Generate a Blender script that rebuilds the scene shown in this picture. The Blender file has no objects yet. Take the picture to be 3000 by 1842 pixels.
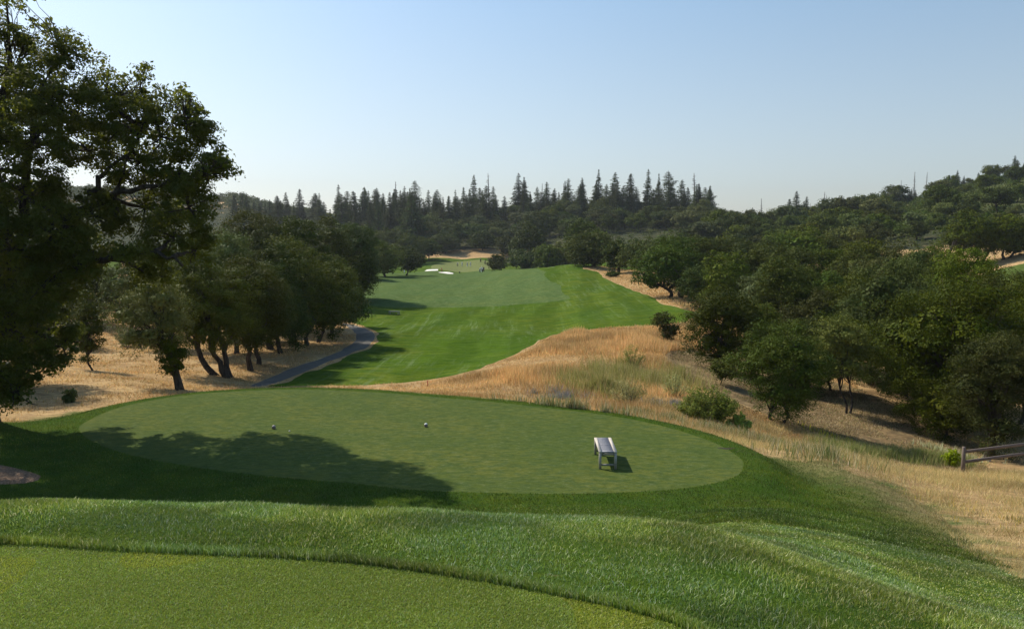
import bpy, math, random
import numpy as np
from mathutils import Vector
R = math.radians
rng = np.random.default_rng(7)
random.seed(7)
SC = bpy.context.scene
COL = SC.collection
F = 2200.0; PITCH = math.atan(201.0/F); EYE = 1.6
S = 3000.0/2463.0
CP, SP = math.cos(PITCH), math.sin(PITCH)
SUN_AZ = R(-51); SUN_EL = R(45)        # sun stands ahead of the camera, to the left

# ---------------------------------------------------------------- geometry helpers
def ray(px, py):
    u = (np.asarray(px, float)-1500)/F; v = (921-np.asarray(py, float))/F
    dy = CP+v*SP; dz = -SP+v*CP
    return u/dy, dz/dy                                  # x and z per metre of depth
def P(px, py, d):
    a, b = ray(px, py)
    return (float(a*d), float(d), float(EYE+b*d))
def xat(px, d):
    return (px-1500)/F*d*1.0/ (CP - 0.0*SP) * CP if False else float(ray(px, 720)[0]*d)
def sstep(a, b, x):
    t = np.clip((x-a)/(b-a), 0, 1); return t*t*(3-2*t)
def link(name, me, mat=None, parent=None):
    o = bpy.data.objects.new(name, me); COL.objects.link(o)
    if mat is not None and me is not None and len(me.materials) == 0: me.materials.append(mat)
    if parent is not None: o.parent = parent
    return o
def tag(o, label=None, cat=None, group=None, kind=None):
    if label: o['label'] = label
    if cat: o['category'] = cat
    if group: o['group'] = group
    if kind: o['kind'] = kind
    return o
def empty(name, loc, rz=0, label=None, cat=None, group=None):
    o = bpy.data.objects.new(name, None); COL.objects.link(o)
    o.empty_display_size = 0.2
    o.location = loc; o.rotation_euler = (0, 0, rz)
    return tag(o, label, cat, group)
def np_mesh(name, V, faces, k, smooth=False, cols=None, attrs=None):
    """V (n,3); faces (m,k) index array (or a list of such arrays)"""
    me = bpy.data.meshes.new(name)
    V = np.ascontiguousarray(V, dtype=np.float32)
    fl = faces if isinstance(faces, list) else [faces]
    fl = [np.asarray(f, dtype=np.int32) for f in fl if len(f)]
    loops = np.concatenate([f.ravel() for f in fl]) if fl else np.zeros(0, np.int32)
    tot = np.concatenate([np.full(len(f), f.shape[1], np.int32) for f in fl]) if fl else np.zeros(0, np.int32)
    st = np.concatenate([[0], np.cumsum(tot)[:-1]]).astype(np.int32) if len(tot) else tot
    me.vertices.add(len(V)); me.vertices.foreach_set('co', V.ravel())
    me.loops.add(len(loops)); me.loops.foreach_set('vertex_index', loops)
    me.polygons.add(len(tot)); me.polygons.foreach_set('loop_start', st); me.polygons.foreach_set('loop_total', tot)
    if smooth: me.polygons.foreach_set('use_smooth', np.ones(len(tot), bool))
    me.update(calc_edges=True)
    if cols is not None:
        a = me.attributes.new('tint', 'FLOAT_COLOR', 'POINT')
        c4 = np.ones((len(V), 4), np.float32); c4[:, :3] = cols
        a.data.foreach_set('color', c4.ravel())
    for n, v in (attrs or {}).items():
        a = me.attributes.new(n, 'FLOAT', 'POINT'); a.data.foreach_set('value', np.asarray(v, np.float32))
    return me
class Geo:
    def __init__(s): s.V = []; s.Q = []; s.T = []; s.n = 0
    def add(s, V, Q=None, T=None):
        V = np.asarray(V, float)
        if Q is not None and len(Q): s.Q.append(np.asarray(Q)+s.n)
        if T is not None and len(T): s.T.append(np.asarray(T)+s.n)
        s.V.append(V); s.n += len(V)
    def tube(s, pts, rad, k=6, cap=True):
        pts = np.asarray(pts, float); n = len(pts); rad = np.broadcast_to(np.asarray(rad, float), (n,))
        t = np.gradient(pts, axis=0); t /= np.linalg.norm(t, axis=1)[:, None]+1e-9
        ref = np.where(np.abs(t[:, 2:3]) > .9, np.array([[1., 0, 0]]), np.array([[0, 0, 1.]]))
        a = np.cross(t, ref); a /= np.linalg.norm(a, axis=1)[:, None]+1e-9
        b = np.cross(t, a)
        ang = np.arange(k)*2*math.pi/k
        ring = pts[:, None]+rad[:, None, None]*(a[:, None]*np.cos(ang)[None, :, None]+b[:, None]*np.sin(ang)[None, :, None])
        V = ring.reshape(-1, 3)
        i = np.arange(n-1)[:, None]*k; j = np.arange(k)[None]; j2 = (j+1) % k
        Q = np.stack([i+j, i+j2, i+k+j2, i+k+j], -1).reshape(-1, 4)
        T = []
        if cap:
            V = np.vstack([V, pts[:1], pts[-1:]])
            for q in range(k):
                T.append([n*k, (q+1) % k, q]); T.append([n*k+1, (n-1)*k+q, (n-1)*k+(q+1) % k])
        s.add(V, Q, T)
    def box(s, c, d, rz=0, taper=1.0, bev=0.0):
        x, y, z = [q/2 for q in d]
        pr = []
        for sz, f in ((-z, 1.0), (z, taper)):
            b = min(bev, x*.4, y*.4)
            if b > 0:
                ring = [(-x+b, -y), (x-b, -y), (x, -y+b), (x, y-b), (x-b, y), (-x+b, y), (-x, y-b), (-x, -y+b)]
            else: ring = [(-x, -y), (x, -y), (x, y), (-x, y)]
            pr.append([(p*f, q*f, sz) for p, q in ring])
        k = len(pr[0]); V = np.array(pr[0]+pr[1], float)
        cr, sr = math.cos(rz), math.sin(rz)
        W = V.copy(); W[:, 0] = V[:, 0]*cr-V[:, 1]*sr; W[:, 1] = V[:, 0]*sr+V[:, 1]*cr
        W += np.array(c, float)
        Q = [[i, (i+1) % k, k+(i+1) % k, k+i] for i in range(k)]
        T = [[0, i+1, i] for i in range(1, k-1)]+[[k, k+i, k+i+1] for i in range(1, k-1)]
        s.add(W, Q, T)
    def beam(s, p0, p1, w, h):
        """rectangular bar between two points, w across, h upright"""
        p0 = np.array(p0, float); p1 = np.array(p1, float); t = p1-p0; t /= np.linalg.norm(t)
        a = np.cross(t, [0, 0, 1.0]); a /= np.linalg.norm(a); b = np.cross(a, t)
        V = []
        for p in (p0, p1):
            for i, j in ((-1, -1), (1, -1), (1, 1), (-1, 1)): V.append(p+a*w/2*i+b*h/2*j)
        Q = [[0, 1, 5, 4], [1, 2, 6, 5], [2, 3, 7, 6], [3, 0, 4, 7], [3, 2, 1, 0], [4, 5, 6, 7]]
        s.add(V, Q)
    def mesh(s, name, smooth=False):
        V = np.vstack(s.V)
        return np_mesh(name, V, [np.vstack(s.Q) if s.Q else [], np.vstack(s.T) if s.T else []], 0, smooth)
    def obj(s, name, mat, parent=None, smooth=False):
        return link(name, s.mesh(name, smooth), mat, parent)

# ---------------------------------------------------------------- material helpers
class NT:
    def __init__(s, name):
        s.m = bpy.data.materials.new(name); s.m.use_nodes = True
        s.t = s.m.node_tree; s.t.nodes.clear()
        s.out = s.N('ShaderNodeOutputMaterial')
    def N(s, typ, **kw):
        n = s.t.nodes.new(typ)
        for k, v in kw.items(): setattr(n, k, v)
        return n
    def L(s, a, b): s.t.links.new(a, b)
    def val(s, sock, v):
        if isinstance(v, bpy.types.NodeSocket): s.L(v, sock)
        else: sock.default_value = v
    def math(s, op, a, b=None, c=None, clamp=False):
        n = s.N('ShaderNodeMath', operation=op, use_clamp=clamp); s.val(n.inputs[0], a)
        if b is not None: s.val(n.inputs[1], b)
        if c is not None: s.val(n.inputs[2], c)
        return n.outputs[0]
    def mix(s, f, a, b, typ='MIX'):
        n = s.N('ShaderNodeMix', data_type='RGBA', blend_type=typ)
        s.val(n.inputs[0], f)
        for k, v in ((6, a), (7, b)):
            if isinstance(v, tuple): v = (*v[:3], 1)
            s.val(n.inputs[k], v)
        return n.outputs[2]
    def ramp(s, x, a, b, clampy=True):
        n = s.N('ShaderNodeMapRange', interpolation_type='SMOOTHSTEP'); s.val(n.inputs[0], x)
        n.inputs[1].default_value = a; n.inputs[2].default_value = b
        return n.outputs[0]
    def noise(s, vec, scale, detail=3, rough=.55, col=False):
        n = s.N('ShaderNodeTexNoise'); s.L(vec, n.inputs['Vector']); n.inputs['Scale'].default_value = scale
        n.inputs['Detail'].default_value = detail; n.inputs['Roughness'].default_value = rough
        return n.outputs['Color' if col else 'Fac']
    def pos(s): return s.N('ShaderNodeNewGeometry').outputs['Position']
    def mapping(s, vec, scale=(1, 1, 1), rot=(0, 0, 0)):
        n = s.N('ShaderNodeMapping'); s.L(vec, n.inputs[0]); n.inputs['Scale'].default_value = scale; n.inputs['Rotation'].default_value = rot
        return n.outputs[0]
    def attr(s, name, out='Fac'):
        n = s.N('ShaderNodeAttribute', attribute_name=name); return n.outputs[out]
    def bump(s, h, strength=.5, dist=.02):
        n = s.N('ShaderNodeBump'); s.val(n.inputs['Height'], h); n.inputs['Strength'].default_value = strength; n.inputs['Distance'].default_value = dist
        return n.outputs[0]
    def bsdf(s, col, rough=.8, normal=None, spec=.3, **kw):
        n = s.N('ShaderNodeBsdfPrincipled'); s.val(n.inputs['Base Color'], (*col[:3], 1) if isinstance(col, tuple) else col)
        s.val(n.inputs['Roughness'], rough); n.inputs['Specular IOR Level'].default_value = spec
        if normal is not None: s.L(normal, n.inputs['Normal'])
        for k, v in kw.items(): s.val(n.inputs[k], v)
        return n.outputs[0]
    def done(s, sh): s.L(sh, s.out.inputs[0]); return s.m

def mat_leaf(name, c1, c2, trans=.12, tcol=(.15, .16, .015), rough=.6, spec=.07, scale=.35, tint=True):
    n = NT(name); p = n.pos()
    oi = n.N('ShaderNodeObjectInfo').outputs['Random']
    f = n.ramp(n.noise(p, scale, 2), .35, .65)
    c = n.mix(f, c1, c2)
    f2 = n.noise(p, 2.2, 3, .7)
    c = n.mix(n.ramp(f2, .42, .72), c, n.mix(.5, c, (.13, .13, .025)))
    hv = n.N('ShaderNodeHueSaturation'); n.L(c, hv.inputs['Color'])
    n.L(n.math('MULTIPLY_ADD', oi, .05, .470), hv.inputs['Hue'])
    oi2 = n.math('FRACT', n.math('MULTIPLY', oi, 7.13))
    n.L(n.math('MULTIPLY_ADD', oi2, .3, .95), hv.inputs['Saturation'])
    oi3 = n.math('FRACT', n.math('MULTIPLY', oi, 13.7))
    n.L(n.math('MULTIPLY_ADD', oi3, .8, .65), hv.inputs['Value'])
    c = hv.outputs[0]
    b = n.bsdf(c, rough, spec=spec)
    t = n.N('ShaderNodeBsdfTranslucent'); n.L(n.mix(.6, c, tcol), t.inputs[0])
    m = n.N('ShaderNodeMixShader'); m.inputs[0].default_value = trans
    n.L(b, m.inputs[1]); n.L(t.outputs[0], m.inputs[2])
    return n.done(m.outputs[0])
def mat_bark(name, c1, c2):
    n = NT(name); p = n.pos(); v = n.mapping(p, (6, 6, 1.2))
    f = n.noise(v, 2.0, 4, .65)
    return n.done(n.bsdf(n.mix(n.ramp(f, .35, .65), c1, c2), .9, n.bump(f, .8, .05), .1))
def mat_plain(name, col, rough=.6, var=.15, scale=20, spec=.3, metallic=0.0):
    n = NT(name); f = n.noise(n.pos(), scale, 3)
    c = n.mix(n.ramp(f, .3, .7), col, tuple(q*(1-var) for q in col))
    return n.done(n.bsdf(c, rough, n.bump(f, .15, .01), spec, Metallic=metallic))
def mat_tint(name, trans=.25, rough=.6, spec=.25):
    n = NT(name); c = n.attr('tint', 'Color')
    b = n.bsdf(c, rough, spec=spec)
    t = n.N('ShaderNodeBsdfTranslucent'); n.L(c, t.inputs[0])
    m = n.N('ShaderNodeMixShader'); m.inputs[0].default_value = trans
    n.L(b, m.inputs[1]); n.L(t.outputs[0], m.inputs[2])
    return n.done(m.outputs[0])

# ---------------------------------------------------------------- terrain heights
# (image column, image row, depth in metres) of ground points read off the photograph
CV = [
 (0,1471,5.0),(400,1470,5.0),(730,1476,5.0),(1280,1496,5.3),(1523,1519,5.9),(1747,1531,6.8),(1925,1543,7.7),(2104,1560,8.2),(2104,1543,10.3),(2200,1552,9.5),(2200,1450,16.8),
 (2314,1571,8.5),(2250,1540,11.5),(2300,1495,14.5),(2500,1562,11.5),(2500,1512,14.5),(2700,1620,11),(2500,1600,9),(2700,1750,6.5),(2990,1820,5),(2990,1700,9),(2900,1650,10.5),
 (2700,1500,17),(2600,1440,18.5),(2400,1400,19.5),(2430,1350,21),(2900,1400,25),(2990,1430,22),(2600,1370,28),(2450,1330,28),
 (2819,1379,31.5),(2950,1350,35),(2900,1300,40),(3200,1300,40),
 (2200,1290,27),(2000,1235,30),(1700,1190,34),(1500,1165,36),(2100,1240,32),(2300,1310,30),(2150,1180,40),(2300,1240,38),(2497,1205,44),(2560,1110,56),
 (1240,1130,44),(1500,1110,42),(1400,1050,57),(1500,1050,54),(1600,1000,62),(1800,1050,50),(1650,978,75),(1650,955,86),(1900,968,72),
 (1220,1122,47),(1300,1060,57),(1400,960,85),(1160,922,100),(1400,900,108),(1400,860,130),(1400,815,170),
 (1080,800,190),(1150,801,200),(1350,800,205),(1500,789,200),(1660,778,190),(1750,777,185),(1870,792,165),(1700,850,120),(1900,850,115),(2000,905,90),(1700,930,90),(1900,940,82),(1790,800,150),
 (1120,880,115),(1120,830,150),
 (505,1139,36),(664,1102,45),(747,1050,55),(870,1008,65),(1000,965,85),(1105,985,76),(960,1060,56),(830,1110,46),(730,1130,42),
 (304,975,75),(100,1180,30),(300,1120,36),(0,1210,27),(200,1060,48),
 (1300,790,250),(1400,765,290),(1250,794,238),(1350,751,312),(1200,775,290),(1430,787,250),
]
CZ = [  # (column, depth, z)
 (1523,9.5,-2.5),(1747,10.3,-2.8),(1925,11,-2.75),(2104,12.5,-2.9),(1523,15,-4.04),(1747,15.2,-4.04),(1925,15.6,-4.04),(2104,15.8,-4.0),(1523,12.5,-3.7),(1747,13,-3.75),(1925,13.4,-3.75),
 (1660,230,-6.5),(1850,200,-6),(1500,240,-7),(1100,240,-7.2),(1350,225,-7.2),
 (1500,325,-1.2),(1500,350,3.5),(1500,400,12),(1500,440,17),(1500,500,18),(1500,620,8),
 (1350,330,.5),(1200,320,-1.5),(1200,350,3),(1200,400,9),(1200,440,14),(1200,500,15),(1200,650,10),
 (700,650,41),(900,650,28),(1100,650,13),(400,650,45),(0,650,48),(-500,600,45),(700,400,4),(700,500,14),(900,420,7),(400,400,6),(0,400,10),(700,800,30),
 (1700,300,2),(1700,360,11),(1700,400,16),(1700,480,16),(2000,250,0),(2000,330,9),(2000,400,12),(2000,500,8),
 (2200,200,-4),(2200,330,9),(2200,400,9),(2400,180,-2),(2400,260,5),(2400,330,9),(2400,420,12),(2600,180,1),(2600,250,8),(2600,350,17),
 (2750,200,6),(2750,300,19),(2750,400,29),(3000,150,0),(3000,200,7),(3000,300,27),(3000,400,39),(3500,200,12),(3500,400,52),
 (2500,150,-4.5),(2750,160,-1.2),(2900,150,-1.8),(2950,130,-3.1),(3000,125,-3.3),(2500,100,-8),(2800,80,-8.5),(2800,110,-5),(2200,100,-7),(2200,140,-6),(2100,70,-7.2),(2350,70,-8.4),
 (2000,160,-5),(2000,200,-5),(3300,60,-8),(3300,100,-5),
 (300,150,-3),(0,150,-1),(300,250,2),(700,250,-3),(900,180,-5),(500,100,-6.5),(0,100,-5),(0,50,-5.2),(-500,60,-4),(700,130,-6.2),(900,120,-7),(1000,300,-3),(700,320,0),
]
CW = [  # world points: upper tee plateau, hidden slope, surroundings behind the camera
 (0,0,0),(2,-2,0),(-3,0,0),(-4,3,0),(0,3.3,0),(-2,4.2,-.02),(-6,4.0,-.05),(1.5,1.5,0),(3,0,0),(0,-6,0),(5,-4,0),(-6,-5,.1),(3.2,3,-.35),(1.2,4.2,-.12),
 (-6,9,-2.5),(-2,9,-2.4),(-9,9,-2.3),(-2,13,-3.95),(-7,13,-3.95),(-12,13,-3.7),(-14,8,-2),(-11,4,-.3),(2,14,-3.9),(-18,12,-2.2),(-20,20,-3.6),(-25,28,-4.2),(-18,24,-3.9),(-15,22,-3.95),(-14,18,-3.9),
 (8,0,-1.6),(14,5,-4),(20,12,-5.5),(30,0,-6),(25,22,-6.6),(0,-30,1),(30,-40,-3),(-30,-20,2),(-30,5,0),(-60,0,4),(0,-100,4),(100,-60,-2),(-100,-60,8),(100,30,-6),(-80,40,0),
 (0,-400,15),(300,-300,20),(-300,-300,25),(400,0,25),(-400,0,35),(500,300,60),(-500,300,50),(0,-900,20),(900,0,50),(-900,0,50),(0,900,20),(640,640,60),(-640,640,50),
 (2,22,-4.04),(0,27,-4.04),(-5,28,-4.04),(-9,27,-4.04),(5,20,-4.04),(-3,18,-4.04),(-9,19,-4.0),(-12,22,-4.04),
]
pts = []
for px, py, d in CV: pts.append(P(px, py, d))
for px, d, z in CZ: pts.append((xat(px, d), d, z))
pts += CW
pts = np.array(pts, float)
def warp(x, y):
    r = np.sqrt(x*x+y*y)+2.0; a = np.arctan2(x, y)
    return np.stack([np.log(r)*np.sin(a)*1.0, np.log(r)*np.cos(a)], -1) if False else np.stack([np.log(r/2+.0)*np.sin(a)*1.6, np.log(r/2+.0)*np.cos(a)*1.6], -1)
def kern(d2): return np.where(d2 > 1e-12, d2*np.log(d2+1e-12)*.5, 0)
_w = warp(pts[:, 0], pts[:, 1])
_D = ((_w[:, None]-_w[None])**2).sum(-1)
_n = len(pts)
A = np.zeros((_n+3, _n+3)); A[:_n, :_n] = kern(_D)+np.eye(_n)*2e-4
A[:_n, _n] = 1; A[:_n, _n+1:] = _w; A[_n, :_n] = 1; A[_n+1:, :_n] = _w.T
_zz = np.sign(pts[:, 2])*0+pts[:, 2]
COEF = np.linalg.solve(A, np.concatenate([_zz, [0, 0, 0]]))
def rbf(x, y):
    x = np.asarray(x, float).ravel(); y = np.asarray(y, float).ravel(); out = np.empty(len(x))
    for i in range(0, len(x), 20000):
        w = warp(x[i:i+20000], y[i:i+20000])
        K = kern(((w[:, None]-_w[None])**2).sum(-1))
        out[i:i+20000] = K@COEF[:_n]+COEF[_n]+w@COEF[_n+1:]
    return out
def vnoise(x, y, sc, seed):
    x = x/sc+seed*17.3; y = y/sc-seed*9.1
    xi = np.floor(x).astype(np.int64); yi = np.floor(y).astype(np.int64); fx = x-xi; fy = y-yi
    fx = fx*fx*(3-2*fx); fy = fy*fy*(3-2*fy)
    def h(a, b):
        n = (a*374761393+b*668265263+seed*974711) & 0x7fffffff
        n = ((n ^ (n >> 13))*1274126177) & 0x7fffffff
        return ((n ^ (n >> 16)) & 0xffff)/65535.0
    return (h(xi, yi)*(1-fx)+h(xi+1, yi)*fx)*(1-fy)+(h(xi, yi+1)*(1-fx)+h(xi+1, yi+1)*fx)*fy-.5

# ---------------------------------------------------------------- outlines (columns, rows at 2463 px width)
def smooth_poly(p, n=5):
    p = np.array(p, float); out = []
    m = len(p)
    for i in range(m):
        a, b, c, d = p[(i-1) % m], p[i], p[(i+1) % m], p[(i+2) % m]
        for t in np.arange(n)/n:
            out.append(.5*((2*b)+(-a+c)*t+(2*a-5*b+4*c-d)*t*t+(-a+3*b-3*c+d)*t**3))
    return np.array(out)
def plane_poly(p, z, n=5):
    p = smooth_poly(p, n)*S; a, b = ray(p[:, 0], p[:, 1]); d = (z-EYE)/b
    return np.stack([a*d, d], -1)
def sdist(x, y, poly):
    """signed distance, negative inside"""
    x = x.ravel(); y = y.ravel(); lo = poly.min(0)-8; hi = poly.max(0)+8
    out = np.full(len(x), 8.0)
    sel = np.where((x > lo[0]) & (x < hi[0]) & (y > lo[1]) & (y < hi[1]))[0]
    a = poly; b = np.roll(poly, -1, 0)
    for i in range(0, len(sel), 20000):
        s = sel[i:i+20000]; X = x[s][:, None]; Y = y[s][:, None]
        ex = (b-a)[:, 0]; ey = (b-a)[:, 1]; wx = X-a[:, 0]; wy = Y-a[:, 1]
        t = np.clip((wx*ex+wy*ey)/(ex*ex+ey*ey+1e-12), 0, 1)
        dd = np.sqrt(((wx-t*ex)**2+(wy-t*ey)**2).min(1))
        cr = ((a[:, 1] > Y) != (b[:, 1] > Y)) & (X < (b[:, 0]-a[:, 0])*(Y-a[:, 1])/(np.where(abs(ey) < 1e-12, 1e-12, ey))+a[:, 0])
        ins = cr.sum(1) % 2 == 1
        out[s] = np.where(ins, -dd, dd)
    return out
LT_Z = -4.04
LOWER = plane_poly([(190,1030),(215,1010),(270,985),(350,965),(450,950),(560,941),(720,936),(900,943),(1050,955),(1200,968),(1450,997),(1600,1026),(1720,1065),(1778,1100),(1788,1120),(1770,1145),(1700,1165),(1600,1178),(1400,1187),(1200,1185),(1000,1178),(850,1162),(650,1145),(450,1120),(300,1090),(220,1060)], LT_Z)
UPPER = plane_poly([(-1200,1330),(-600,1318),(0,1312),(200,1322),(400,1332),(600,1340),(800,1352),(1000,1375),(1200,1405),(1400,1445),(1550,1480),(1640,1512),(1800,1600),(2050,1800),(2300,2400),(2000,3400),(0,3800),(-3000,3400),(-3000,1500)], 0.0)

# ---------------------------------------------------------------- the terrain grid
fa = np.arange(-42, 42.01, .18); ca = np.arange(46, 317.9, 4.0)
ANG = np.radians(np.concatenate([fa, ca]))
RAD = 0.5*1.0155**np.arange(0, 488)
NA, NR = len(ANG), len(RAD)
gx = (RAD[:, None]*np.sin(ANG)[None]); gy = (RAD[:, None]*np.cos(ANG)[None])
gz = rbf(gx, gy).reshape(NR, NA)
def boxblur(a, w, axis):
    pad = [(0, 0), (0, 0)]; pad[axis] = (w+1, w); c = np.cumsum(np.pad(a, pad, mode='edge'), axis=axis)
    n_ = a.shape[axis]; hi = np.take(c, np.arange(2*w+1, 2*w+1+n_), axis); lo = np.take(c, np.arange(0, n_), axis); return (hi-lo)/(2*w+1)
_s = gz[:, :len(fa)].copy()
for _ in range(2): _s = boxblur(boxblur(_s, 22, 1), 8, 0)
_m = (sstep(5.0, 6.5, RAD)*(1-sstep(13, 15, RAD)))[:, None]*(sstep(4, 10, fa)*(1-sstep(36, 41, fa)))[None]
gz[:, :len(fa)] = gz[:, :len(fa)]*(1-_m)+_s*_m      # an even bank between the two tees
sdL = sdist(gx, gy, LOWER).reshape(NR, NA); sdU = sdist(gx, gy, UPPER).reshape(NR, NA)
und = (vnoise(gx, gy, 7, 1)*.30+vnoise(gx, gy, 2.6, 2)*.10+vnoise(gx, gy, 1.0, 12)*.03)*sstep(10, 60, RAD)[:, None]*1.2+(vnoise(gx, gy, 1.6, 3)*.022+vnoise(gx, gy, .5, 13)*.008)*sstep(4, 6, RAD)[:, None]
und += vnoise(gx, gy, 40, 4)*2.5*sstep(230, 400, RAD)[:, None]
gz = gz+und
wL = 1-sstep(.35, 1.7, sdL); gz = gz*(1-wL)+LT_Z*wL
gz += .10*(1-sstep(.05, .6, np.abs(sdL-.55)))*0
wU = 1-sstep(-.1, .5, sdU); gz = gz*(1-wU)
_angx = np.concatenate([ANG, [2*math.pi+ANG[0]]])
def gidx(x, y):
    a = np.arctan2(x, y); a = np.where(a < ANG[0], a+2*math.pi, a)
    ia = np.interp(a, _angx, np.arange(NA+1)); ir = np.clip(np.log(np.maximum(np.hypot(x, y), .5)/.5)/math.log(1.0155), 0, NR-1.001)
    return ir, ia
def glook(Fd, x, y):
    x = np.asarray(x, float); y = np.asarray(y, float)
    ir, ia = gidx(x, y); i = np.floor(ir).astype(int); j = np.floor(ia).astype(int) % NA; j2 = (j+1) % NA
    f = ir-i; g = ia-np.floor(ia)
    return (Fd[i, j]*(1-f)+Fd[i+1, j]*f)*(1-g)+(Fd[i, j2]*(1-f)+Fd[i+1, j2]*f)*g
def zat(x, y): return float(glook(gz, np.array([x]), np.array([y]))[0])
def hit(px, py, dmin=2.0, dmax=880.0):
    """first ground point seen through an image point"""
    a, b = ray(px, py); ds = dmin*1.008**np.arange(int(math.log(dmax/dmin)/math.log(1.008)))
    zz = glook(gz, a*ds, ds); below = np.where(EYE+b*ds <= zz)[0]
    if len(below) == 0: d = 150.0
    else:
        k = below[0]
        if k == 0: d = ds[0]
        else:
            e0 = EYE+b*ds[k-1]-zz[k-1]; e1 = EYE+b*ds[k]-zz[k]; t = e0/(e0-e1+1e-9); d = ds[k-1]+(ds[k]-ds[k-1])*t
    return (float(a*d), float(d))
def ground_poly(p, dmin=2.0, n=4, raw=False):
    q = np.array(p, float) if raw else smooth_poly(p, n)
    return np.array([hit(a*S, b*S, dmin) for a, b in q])

# mown valley: from beyond the lower tee over the crest to the green
near = ground_poly([(640,930),(760,928),(900,925),(1000,917),(1080,905),(1150,887),(1200,868),(1250,846),(1290,822),(1330,806),(1420,792),(1500,786),(1570,782),(1640,776),(1700,760),(1650,745),(1600,733),(1560,712),(1520,697),(1480,682),(1452,668),(1440,655),(1400,645)], 31.5, raw=True)
farp = np.array([(40,215),(30,240),(10,262),(-6,300),(-25,306),(-50,306),(-70,290),(-80,260),(-75,230),(-62,200)])
left = ground_poly([(870,665),(872,700),(870,745),(850,775),(885,788),(908,800),(912,815),(893,836),(850,853),(800,872),(740,898),(690,917)], 31.5, raw=True)
left = left[(left[:, 1] < 230)]
VALLEY = np.vstack([near, farp, left])
CUT = np.vstack([ground_poly([(1052,738),(1200,735),(1300,728),(1350,722),(1368,717),(1355,702),(1335,680),(1312,660),(1303,650)], 31.5, raw=True), np.array([(5,230),(-10,238),(-60,235)]), ground_poly([(895,655),(870,690),(868,725),(900,735),(980,738)], 31.5, raw=True)])
PATHP = ground_poly([(815,776),(850,779),(880,788),(905,800),(909,812),(893,834),(850,851),(800,870),(740,896),(690,916),(640,929),(575,932),(580,929),(640,905),(700,882),(760,862),(810,843),(843,822),(850,806),(838,792)], 31.5, 3)
GREEN = np.array([(xat(c, d), d) for c, d in [(1262,262),(1290,250),(1330,243),(1400,238),(1450,245),(1470,262),(1450,285),(1400,296),(1340,298),(1290,290),(1262,275)]])
def pxblob(c, r, w, h, n=14, sk=0): return [((c+w*math.cos(t)+sk*math.sin(t))/S, (r-h*math.sin(t))/S) for t in np.arange(n)*2*math.pi/n]
BUNK1 = np.array([(xat(1262+22*math.cos(t), 246), 246+4.2*math.sin(t)+.9*math.sin(2*t)) for t in np.arange(16)*math.pi/8])
BUNK2 = np.array([(xat(1306+21*math.cos(t)+9*math.sin(t), 227), 227+4.4*math.sin(t)) for t in np.arange(16)*math.pi/8])
RIGHTG = np.array([(xat(2820, 112), 112), (xat(2850,128),128), (xat(2920,138),138), (xat(3100, 138), 138), (xat(3500, 130), 130), (xat(3500, 90), 90), (xat(3050, 98), 98)])
LEFTG = np.array([(xat(150,120),120),(xat(330,120),120),(xat(360,190),190),(xat(100,200),200)])
# green surrounds of both tees
ROUGH = plane_poly([(-800,1130),(-300,1060),(0,1019),(120,990),(250,962),(330,950),(450,940),(600,931),(720,928),(900,936),(1200,960),(1500,991),(1700,1022),(1850,1060),(1970,1108)], LT_Z, 1)
ROUGH = ROUGH[:-1]
rt = np.array([hit(a*S, b*S) for a, b in [(1975,1112),(2080,1150),(2160,1185),(2230,1225),(2290,1280),(2330,1325),(2400,1362),(2463,1392),(2700,1450),(3000,1600)]])
ROUGH = np.vstack([ROUGH, rt, np.array([(8,-2),(14,-20),(-30,-20),(-45,10)])])
MULCH = plane_poly([(-250,1130),(-100,1112),(0,1118),(60,1128),(102,1141),(60,1155),(0,1160),(-150,1175)], LT_Z+.1)

fields = {}
for nme, pl in (('valley', VALLEY), ('cut', CUT), ('path', PATHP), ('green', GREEN), ('bunk1', BUNK1), ('bunk2', BUNK2), ('rg', RIGHTG), ('lg', LEFTG), ('rough', ROUGH), ('mulch', MULCH)):
    fields[nme] = sdist(gx, gy, pl).reshape(NR, NA)
fields['lower'] = sdL; fields['upper'] = sdU
fields['path'] = fields['path']+.32+vnoise(gx, gy, 2.5, 21)*.25; fields['cut'] = fields['cut']+vnoise(gx, gy, 9, 22)*1.6+vnoise(gx, gy, 3, 23)*.5
fields['valley'] = fields['valley']+vnoise(gx, gy, 2.2, 24)*.7
litter = sstep(0, .35, 1-((gx-17.5)/7.5)**2-((gy-49)/14)**2)
# bunkers: lifted back lip so that the sand faces the tees
for nme, pl in (('bunk1', BUNK1), ('bunk2', BUNK2)):
    c = pl.mean(0); m = sstep(2.0, -1.0, fields[nme])
    gz += m*(gy-c[1])*.10
far_ = ((gx-xat(1305, 300))**2/45**2+(gy-300)**2/14**2)
# dry/green weight for the open ground: 1 = dry straw, 0 = green
azd = np.degrees(np.arctan2(gx, gy))
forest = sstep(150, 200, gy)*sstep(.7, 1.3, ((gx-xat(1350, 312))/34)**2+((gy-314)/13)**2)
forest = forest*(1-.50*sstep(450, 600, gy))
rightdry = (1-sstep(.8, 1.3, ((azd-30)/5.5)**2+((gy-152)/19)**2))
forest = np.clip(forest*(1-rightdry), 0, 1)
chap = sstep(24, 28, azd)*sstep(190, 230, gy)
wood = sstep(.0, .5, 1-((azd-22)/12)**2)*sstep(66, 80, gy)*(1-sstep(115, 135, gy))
forest = np.clip(forest+wood*.6, 0, 1)

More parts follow.
